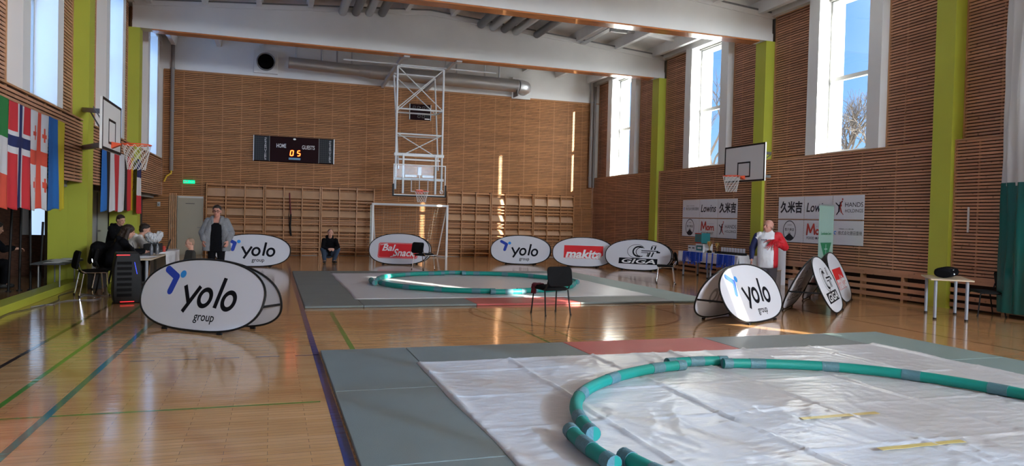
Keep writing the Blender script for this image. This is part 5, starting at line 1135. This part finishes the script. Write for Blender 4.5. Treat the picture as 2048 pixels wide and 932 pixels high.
# ------------------------------------------------------------------ gaming computer case
root = thing('computer_case', 'tall black computer case with red and blue light strips behind the near banner', 'computer case', (-2.34, 13.75, 0), math.radians(14))
mb = MB(); mb.prism([(-.20, 0), (.20, 0), (.225, .12), (.21, .60), (.17, .86), (-.17, .86), (-.21, .6), (-.22, .12)], 'Y', -.22, .22); mb.build('case_body', M['black'], root, bevel=.02)
MB().box(-.17, .03, -.235, -.22, .815, .828).build('red_light_strip', M['redled'], root); MB().box(-.11, .10, -.235, -.22, .028, .040).build('red_light_strip', M['redled'], root); MB().bar((.10, -.23, .70), (.14, -.23, .50), .010, .006).build('blue_light_strip', M['blueled'], root)
mb = MB(); [mb.box(-.16, .06, -.226, -.22, .12+k*.09, .17+k*.09) for k in range(7)]; mb.build('front_grille', M['blackfab'], root)
# ------------------------------------------------------------------ officials' desk
table(-2.26, 15.85, 89, 3.5, .56, 0, 0, 'officials desk under a white cloth at the flag side', h=.72)
tablecloth(-2.26, 16.65, 89, 1.9, .58, .725, (.52, .62, .0, .0), 'white cloth hanging over the far part of the officials desk', 3)
def laptop(x, y, z, deg, label):
    root = thing('laptop', label, 'laptop', (x, y, z), math.radians(deg), 'laptops on the officials desk'); MB().box(-.17, .17, -.12, .12, 0, .018).build('keyboard_deck', M['darkgrey'], root, bevel=.004)
    s_ = MB().box(-.17, .17, -.004, .004, 0, .24).build('screen_lid', M['black'], root, M=TR(0, .12, .015, rx=math.radians(-18))); MB().box(-.155, .155, -.006, -.004, .015, .225).build('display', M['darkgrey'], s_)
laptop(-2.28, 15.05, .722, 100, 'dark laptop at the near end of the officials desk'); laptop(-2.22, 16.75, .732, -80, 'open laptop with its lid seen edge-on on the white cloth')
root = thing('printer', 'black printer box in the middle of the officials desk', 'printer', (-2.26, 16.05, .732), math.radians(90)); MB().box(-.2, .2, -.15, .15, 0, .18).build('housing', M['black'], root, bevel=.015); MB().box(-.14, .14, -.16, -.15, .03, .06).build('paper_slot', M['darkgrey'], root); MB().box(-.1, .1, -.12, .1, .18, .19).build('lid', M['darkgrey'], root)
for k, (x, y) in enumerate(((-2.20, 15.42), (-2.12, 15.58))):
    root = thing('water_bottle', 'clear plastic bottle on the officials desk, %s' % ('the one nearer the dark laptop' if k == 0 else 'the one nearer the printer'), 'bottle', (x, y, .722), 0, 'bottles on the officials desk'); MB().lathe([(.03, 0), (.032, .02), (.032, .14), (.012, .19), (.012, .21)], (0, 0, 0), 16).build('bottle_body', mat('bottle plastic %d' % k, (.12, .13, .15), .15), root, smooth=True); MB().lathe([(.014, .21), (.014, .23)], (0, 0, 0), 12).build('cap', M['black'], root)
o = MB().lathe([(.033, 0), (.033, .115), (.028, .12)], (0, 0, 0), 16).build('drink_can', M['redp'], smooth=True); o.location = (-2.1, 16.35, .732); tag(o, 'red drink can on the white cloth of the officials desk', 'can')
mb = MB(); mb.ell((0, 0, .10), (.14, .12, .10), 12).ell((.1, .05, .17), (.07, .06, .08), 10).ell((-.08, -.03, .15), (.08, .07, .08), 10); o = remesh(mb, 'plastic_bag', mat('crinkled plastic', (.55, .56, .58), .25), None, .010, .035, 30); o.location = (-2.26, 16.1, .916); tag(o, 'crumpled white plastic bag standing on the black printer', 'bag')
for k in range(4): tag(MB().box(-.105, .105, -.148, .148, 0, .002+.001*k).build('paper_sheet', M['paper'], M=TR(-2.28+.04*k, 14.5+.05*k, .722+.004*k, rz=.3*k)), 'white paper in the pile at the near end of the officials desk', 'paper', 'papers at the near end of the desk')
# coats heaped on a chair
mb = MB(); mb.ell((0, 0, .66), (.24, .28, .20), 14).ell((-.12, .0, .84), (.14, .26, .12), 12).ell((.12, -.05, .56), (.16, .22, .16), 12); cap(mb, (-.2, .2, .80), .10, (.15, .45, .88), .09)
o = remesh(mb, 'coat_heap', M['blackcloth'], None, .02, .035, 6); o.location = (-3.15, 16.25, -.02); tag(o, 'heap of black coats over a chair between the empty chair and the desk', 'coats')
mb = MB(); mb.ell((0, 0, .12), (.10, .13, .12), 12).ell((.02, .03, .22), (.06, .08, .06), 10); o = remesh(mb, 'neon_bag', mat('neon yellow fabric', (.45, .55, .03), .6), None, .014, .02, 20); o.location = (-2.72, 14.75, .02); tag(o, 'small neon yellow bag on the floor behind the computer case', 'bag')
# cables on the floor
random.seed(9)
for k, (a, b) in enumerate((((-3.6, 13.2), (-2.9, 14.4)), ((-3.5, 15.2), (-2.75, 14.6)), ((-3.3, 14.6), (-2.6, 15.0)), ((-3.58, 11.5), (-3.5, 15.6)))):
    pts = []; n = 24
    for i in range(n+1): t = i/n; pts.append((a[0]+(b[0]-a[0])*t+.10*math.sin(t*9+k), a[1]+(b[1]-a[1])*t+.12*math.sin(t*13+2*k), .009))
    tag(MB().tube(pts, .006, 6).build('floor_cable', M['darkgrey'] if k == 3 else M['steel'], smooth=True), ['pale cable on the floor left of the empty chair', 'pale cable curling under the empty chair', 'pale cable between the chair and the computer case', 'black cable along the yellow green kerb'][k], 'cable')
# ------------------------------------------------------------------ things in the dark recess
root = thing('folding_table', 'low dark table with scattered papers in front of the wide green pillar', 'table', (-3.72, 15.7, .13), 0)
MB().box(-.30, .25, -.75, .6, .42, .445).build('tabletop', M['darkgrey'], root); [MB().tube([(a, b, 0), (a, b, .42)], .014, 8).build('leg', M['greymetal'], root) for a in (-.22, .12) for b in (-.55, .5)]
root.location = (-3.80, 15.7, .13)
for k in range(5): tag(MB().box(-.12, .12, -.16, .16, 0, .003).build('paper_sheet', M['paper'], M=TR(-3.80+.07*math.sin(k*2), 15.2+.25*k, .578+.004*k, rz=.5*k)), 'sheet of paper scattered on the low dark table', 'paper', 'papers on the low dark table')
tag(MB().box(-.12, .12, -.25, .25, 0, .3).build('carton', M['darkgrey'], bevel=.005, M=TR(-3.3, 16.3, .002)), 'dark carton on the floor under the low table end', 'box')
for k, (a, b, zt_) in enumerate((((-4.62, 15.6), (-4.60, 15.75), 2.10), ((-4.50, 15.8), (-4.52, 15.95), 2.10), ((-4.36, 15.95), (-4.44, 16.15), 2.10), ((-4.25, 16.1), (-4.28, 16.4), 1.30))):
    root = thing('black_pole', 'black pole leaning in the recess, %s' % ('farthest from the green pillar', 'second from the far side', 'third from the far side', 'shortest, next to the green pillar')[k], 'pole', (a[0], a[1], 0), 0, 'black poles leaning in the recess'); MB().tube([(0, 0, .0), (b[0]-a[0], b[1]-a[1], zt_)], .022, 10).build('pole', M['black'], root, smooth=True); MB().lathe([(.05, 0), (.05, .02)], (0, 0, 0), 12).build('foot', M['black'], root)
root = thing('blue_bag', 'blue patterned shopping bag on the bench in the dark recess', 'bag', (-4.75, 12.55, .47)); mb = MB(); mb.prism([(-.16, 0), (.16, 0), (.19, .36), (-.19, .36)], 'X', -.07, .07); mb.build('bag_body', mat('blue bag print', (.02, .10, .42), .5, var=.7, vscale=12), root); MB().tube([(0, -.08, .36), (0, -.05, .5), (0, .05, .5), (0, .08, .36)], .008, 6).build('handle', M['darkgrey'], root)
root.location = (-4.95, 14.75, .62)
root = thing('equipment_bench', 'dark bench in the recess carrying the blue bag', 'bench', (-5.0, 14.6, 0)); MB().box(-.3, .25, -.9, .6, .57, .61).build('bench_top', M['darkgrey'], root); [MB().box(a, a+.04, b, b+.04, 0, .57).build('leg', M['darkgrey'], root) for a in (-.28, .2) for b in (-.85, .5)]
tag(MB().box(-.15, .15, -.2, .2, 0, .45).build('cardboard_box', M['card'], bevel=.006, M=TR(-4.28, 12.9, .36)), 'brown cardboard box at the picture edge in the recess', 'box')
root = thing('low_stool', 'low stool with grey steel legs at the picture edge under the cardboard box', 'stool', (-4.28, 12.9, 0)); MB().box(-.2, .2, -.25, .25, .33, .358).build('stool_top', M['card'], root); [MB().box(a, a+.035, b, b+.035, 0, .33).build('leg', M['greymetal'], root) for a in (-.19, .155) for b in (-.24, .2)]
root = thing('wall_phone', 'small grey box mounted on the slatted wall left of the pale door', 'box', (-3.82, BY-.04, 1.80)); MB().box(-.05, .05, -.03, .035, -.08, .08).build('housing', M['metal'], root, bevel=.01); MB().box(-.03, .03, -.034, -.03, -.05, .02).build('cover', M['greymetal'], root)
# ------------------------------------------------------------------ bare trees outside the windows
def tree(x, y, h, seed, label):
    random.seed(seed); root = thing('bare_tree', label, 'tree', (x, y, -.5), 0, 'bare trees outside the windows'); T_ = MB(); B_ = MB()
    def grow(p, d, L_, r, lv):
        pts = [p]; q = p.copy(); dd = d.copy()
        for i in range(3): dd = (dd+Vector((random.uniform(-.16, .16), random.uniform(-.16, .16), random.uniform(-.02, .12)))).normalized(); q = q+dd*L_/3; pts.append(q.copy())
        (T_ if lv < 1 else B_).tube(pts, [r, r*.88, r*.76, r*.62], 6 if lv < 2 else 3, caps=False)
        if lv >= 6: return
        for k in range(3 if lv < 5 else 3):
            a = random.uniform(0, 2*PI); sp = random.uniform(.4, .85); o_ = dd.orthogonal().normalized(); o_.rotate(Matrix.Rotation(a, 3, dd)); grow(pts[-1] if k < 2 else pts[2], (dd+o_*sp).normalized(), L_*random.uniform(.62, .8), max(r*.6, .012), lv+1)
    grow(V(0, 0, 0), V(0, 0, 1), h*.26, h*.020, 0); T_.build('trunk', M['bark'], root); B_.build('branches', M['bark'], root)
tree(37.8, 39.3, 15.5, 4, 'bare leafless tree seen through the window nearest the camera'); tree(24, 35.5, 13.0, 8, 'bare leafless tree seen through the middle window')
# everything Blender made along the way stays as real objects; done
